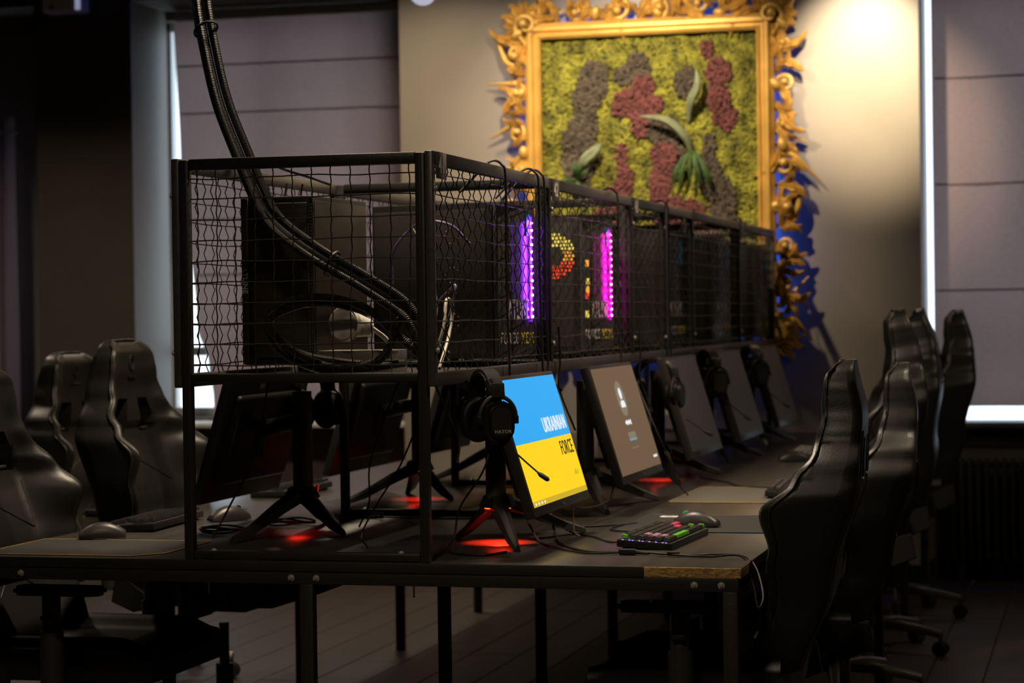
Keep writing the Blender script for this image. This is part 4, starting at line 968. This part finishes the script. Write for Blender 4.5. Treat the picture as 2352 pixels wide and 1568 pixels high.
def chair_back():
    b = MB(); bm = b.bm; Fv, Bv = {}, {}
    for j in range(NVc+1):
        z = zrow(j)
        for i in range(NUc+1):
            u = uval(i); y = hwid(z)*gy(u)
            Fv[i, j] = bm.verts.new((front(u, z), y, z)); Bv[i, j] = bm.verts.new((backs(u, z), y, z))
    for j in range(NVc):
        for i in range(NUc):
            if hole(i, j): continue
            f1 = bm.faces.new((Fv[i, j], Fv[i+1, j], Fv[i+1, j+1], Fv[i, j+1])); f1.material_index = 1 if abs(uval(i)+uval(i+1))/2 > .935 and zrow(j) < .97 else 0
            f2 = bm.faces.new((Bv[i, j], Bv[i, j+1], Bv[i+1, j+1], Bv[i+1, j])); f2.material_index = 1 if abs(uval(i)+uval(i+1))/2 > .70 and zrow(j) < 1.0 else 0
            for di, dj, a, c in ((-1, 0, (i, j), (i, j+1)), (1, 0, (i+1, j+1), (i+1, j)), (0, -1, (i+1, j), (i, j)), (0, 1, (i, j+1), (i+1, j+1))):
                ii, jj = i+di, j+dj
                if ii < 0 or ii >= NUc or jj < 0 or jj >= NVc or hole(ii, jj):
                    f3 = bm.faces.new((Fv[a], Fv[c], Bv[c], Bv[a])); f3.material_index = 1 if zrow(j) < .97 or 0 < i < NUc-1 else 0
    bmesh.ops.recalc_face_normals(bm, faces=bm.faces)
    me = b.mesh('backrest', 75); me.materials.append(M_leather); me.materials.append(M_leatherS); return me
def tubes(name, paths, r, mat, parent, n=6):
    b = MB()
    for p in paths: b.tube(p, r, n)
    return b.build(name, mat, parent, 60)
def make_chair():
    t = thing('gaming_chair', (0, 0, 0), 'black leather gaming chair', 'chair')
    mesh_obj('backrest', chair_back(), None, t)
    edge = [(front(.935, zrow(j))+.0015, hwid(zrow(j))*gy(.935)+.0005, zrow(j)) for j in range(NVc-1)]
    ring = edge+[(front(.9*u, 1.214)+.001, .10*u*.8, 1.2155+.003*(1-u*u)) for u in (.7, .35, 0, -.35, -.7)]+[(x, -y, z) for x, y, z in reversed(edge)]
    MB().tube(ring, .0042, 6).build('piping', M_pipe, t, 60)
    # emblem pressed into the head, slot trims, seams
    ez = 1.145; ex = front(0, ez)+.002
    em_ = MB().tube([(ex-.002, .017*math.cos(a*PI/10), ez+.024*math.sin(a*PI/10)) for a in range(20)], .0035, 6, closed=True)
    em_.tube([(ex, .0, ez-.012), (ex, .006, ez), (ex, 0, ez+.014)], .003, 6); em_.box((ex-.001, 0, ez-.046), (.004, .05, .007), bev=.001)
    em_.build('emblem', M_leatherS, t, 60)
    for s in (-1, 1):
        zc = .932; MB().box((front(.37, zc)-.006, s*.37*hwid(zc), zc), (.012, .045, .007), bev=.002).build('slot_trim', M_chrome, t)
        MB().box((backs(.37, zc)+.002, s*.37*hwid(zc), zc), (.010, .045, .007), bev=.002).build('slot_trim', M_chrome, t)
    sm = []
    for z0, z1, u1 in ((.83, .76, .55), (.66, .57, .58)):
        for s in (-1, 1): sm.append([(front(u1*s*k/8, z0+(z1-z0)*k/8)+.0005, hwid(z0+(z1-z0)*k/8)*gy(u1*s*k/8), z0+(z1-z0)*k/8) for k in range(9)])
    for s in (-1, 1): sm.append([(front(.55*s, z)+.0005, hwid(z)*gy(.55*s), z) for z in [.45+.04*k for k in range(12)]])
    for s in (-1, 1): sm.append([(backs(.72*s, z)-.0005, hwid(z)*gy(.72*s), z) for z in [.45+.05*k for k in range(13)]])
    tubes('seam', sm, .0022, M_pipe, t)
    # seat with raised sides
    b = MB(); rows = []; NS = 24
    for i in range(NS+1):
        s = i/NS; x = -.20+.47*s; rw = .255-.02*s; dz = -.030*ss(.80, 1., s)-.0*s
        rows.append([(x, rw*uval(k), .475+.035*ss(.62, .9, abs(uval(k)))-.03*ss(.93, 1., abs(uval(k)))+dz) for k in range(NUc+1)])
    V = [[b.bm.verts.new(p) for p in r_] for r_ in rows]; Wv = [[b.bm.verts.new((p[0], p[1]*.96, .395)) for p in r_] for r_ in rows]
    for i in range(NS):
        for k in range(NUc):
            b.bm.faces.new((V[i][k], V[i+1][k], V[i+1][k+1], V[i][k+1])); b.bm.faces.new((Wv[i][k], Wv[i][k+1], Wv[i+1][k+1], Wv[i+1][k]))
        b.bm.faces.new((V[i][0], Wv[i][0], Wv[i+1][0], V[i+1][0])); b.bm.faces.new((V[i][NUc], V[i+1][NUc], Wv[i+1][NUc], Wv[i][NUc]))
    for k in range(NUc):
        b.bm.faces.new((V[0][k], V[0][k+1], Wv[0][k+1], Wv[0][k])); b.bm.faces.new((V[NS][k], Wv[NS][k], Wv[NS][k+1], V[NS][k+1]))
    bmesh.ops.recalc_face_normals(b.bm, faces=b.bm.faces); b.build('seat', M_leather, t, 60)
    for s in (-1, 1):
        MB().prism([(-.265, .405), (-.19, .375), (-.13, .385), (-.125, .42), (-.20, .475), (-.25, .485)], -.010, .010, axes((0, s*.245, 0), (1, 0, 0), (0, 0, 1)), bev=.004).build('side_hinge', M_rubber, t)
        a = MB(); a.cyl((.03, s*.315, .37), (.03, s*.315, .63), .024, n=20); a.cyl((.03, s*.315, .37), (.03, s*.315, .54), .031, n=20, bev=.003)
        a.build('arm_post', M_plastic2, t)
        MB().box((.03, s*.27, .377), (.06, .13, .016), bev=.004).build('arm_bracket', M_plastic, t)
        MB().prism(rrect(.25, .085, .036), .632, .655, Matrix.Translation((.055, s*.315, 0)), bev=.008).build('arm_pad', M_rubber, t)
        MB().box((.03, s*.315+s*.03, .575), (.03, .012, .012), bev=.002).build('arm_button', M_plastic, t)
    MB().box((.0, 0, .375), (.24, .18, .03), bev=.006).build('mechanism', M_plastic, t)
    MB().tube([(.02, -.05, .37), (.03, -.2, .368), (.05, -.27, .375)], .006, 8).build('lever', M_chrome, t)
    MB().cyl((0, 0, .10), (0, 0, .24), .028, n=20).cyl((0, 0, .24), (0, 0, .37), .016, n=16).build('gas_lift', M_plastic, t)
    for i in range(5):
        a = i*2*PI/5+.3; d = Vector((math.cos(a), math.sin(a), 0)); s_ = Vector((-d.y, d.x, 0)); b = MB(); rows = []
        for q in range(7):
            u = q/6; r_ = .02+.29*u; h = .125-.035*u*u; wd = .030-.010*u
            rows.append([b.bm.verts.new(d*r_+s_*wd*k1+Vector((0, 0, h+dz))) for k1, dz in ((-1, -.030+.012*u), (1, -.030+.012*u), (.8, 0), (.3, .008), (-.3, .008), (-.8, 0))])
        for q in range(6):
            for k in range(6): b.bm.faces.new((rows[q][k], rows[q][(k+1) % 6], rows[q+1][(k+1) % 6], rows[q+1][k]))
        b.bm.faces.new(rows[0][::-1]); b.bm.faces.new(rows[-1]); bmesh.ops.recalc_face_normals(b.bm, faces=b.bm.faces)
        lg = b.build('base_leg', pm('dark_polished_alloy', (.20, .185, .16), .28, metal=.9, var=.05), t, 45)
        c = d*.305
        w_ = MB()
        for k in (-1, 1): w_.cyl(c+s_*(.008*k)+Vector((0, 0, .03)), c+s_*(.024*k)+Vector((0, 0, .03)), .029, n=20, bev=.004)
        w_.cyl(c+Vector((0, 0, .045)), c+Vector((0, 0, .085)), .007, n=10); w_.build('caster', M_rubber, lg)
    return t
proto = make_chair(); UPPER = ('backrest', 'piping', 'emblem', 'slot_trim', 'seam', 'seat', 'side_hinge', 'arm', 'mechanism', 'lever')
def chair(src, x, y, rz, lift, label, upright=0., first=False):
    c = src if first else copy_tree(src)
    c.location = (x, y, 0); c.rotation_euler = (0, 0, rz); tag(c, label, 'chair', 'gaming chairs along the desk')
    for ch in c.children:
        if ch.name.startswith(('arm_post', 'arm_pad', 'arm_button')): ch.location.z = min(lift, .02)
        elif ch.name.startswith(('backrest', 'piping', 'emblem', 'slot_trim', 'seam')):
            pv = Vector((-.2, 0, .45)); ch.matrix_local = Matrix.Translation((0, 0, lift)) @ Matrix.Translation(pv) @ Matrix.Rotation(math.radians(upright), 4, 'Y') @ Matrix.Translation(-pv)
        elif any(ch.name.startswith(p) for p in UPPER): ch.location.z = lift
    return c
CH = [(.565, .47, PI+math.radians(3), -.005, 'black leather gaming chair nearest the camera, by the chipped desk corner'),
      (.60, 1.60, PI+math.radians(5), -.04, 'black leather gaming chair directly behind the nearest one on the right'),
      (.62, 2.65, PI+math.radians(9), .105, 'third black gaming chair in the right-hand row, raised higher', 9),
      (.62, 3.72, PI+math.radians(2), .105, 'fourth black gaming chair in the right-hand row', 10),
      (.62, 4.78, PI+math.radians(9), .105, 'black gaming chair on the right nearest the radiator', 4),
      (-1.13, .50, math.radians(0), .0, 'black gaming chair cut off by the left edge of the picture'),
      (-1.19, 1.56, math.radians(-3), .055, 'black gaming chair with embossed head beside the left cage post'),
      (-1.92, 2.62, math.radians(-8), .0, 'black gaming chair standing behind, in front of the dark pier')]
for a in CH[1:]: chair(proto, *a)
chair(proto, *CH[0], first=True)
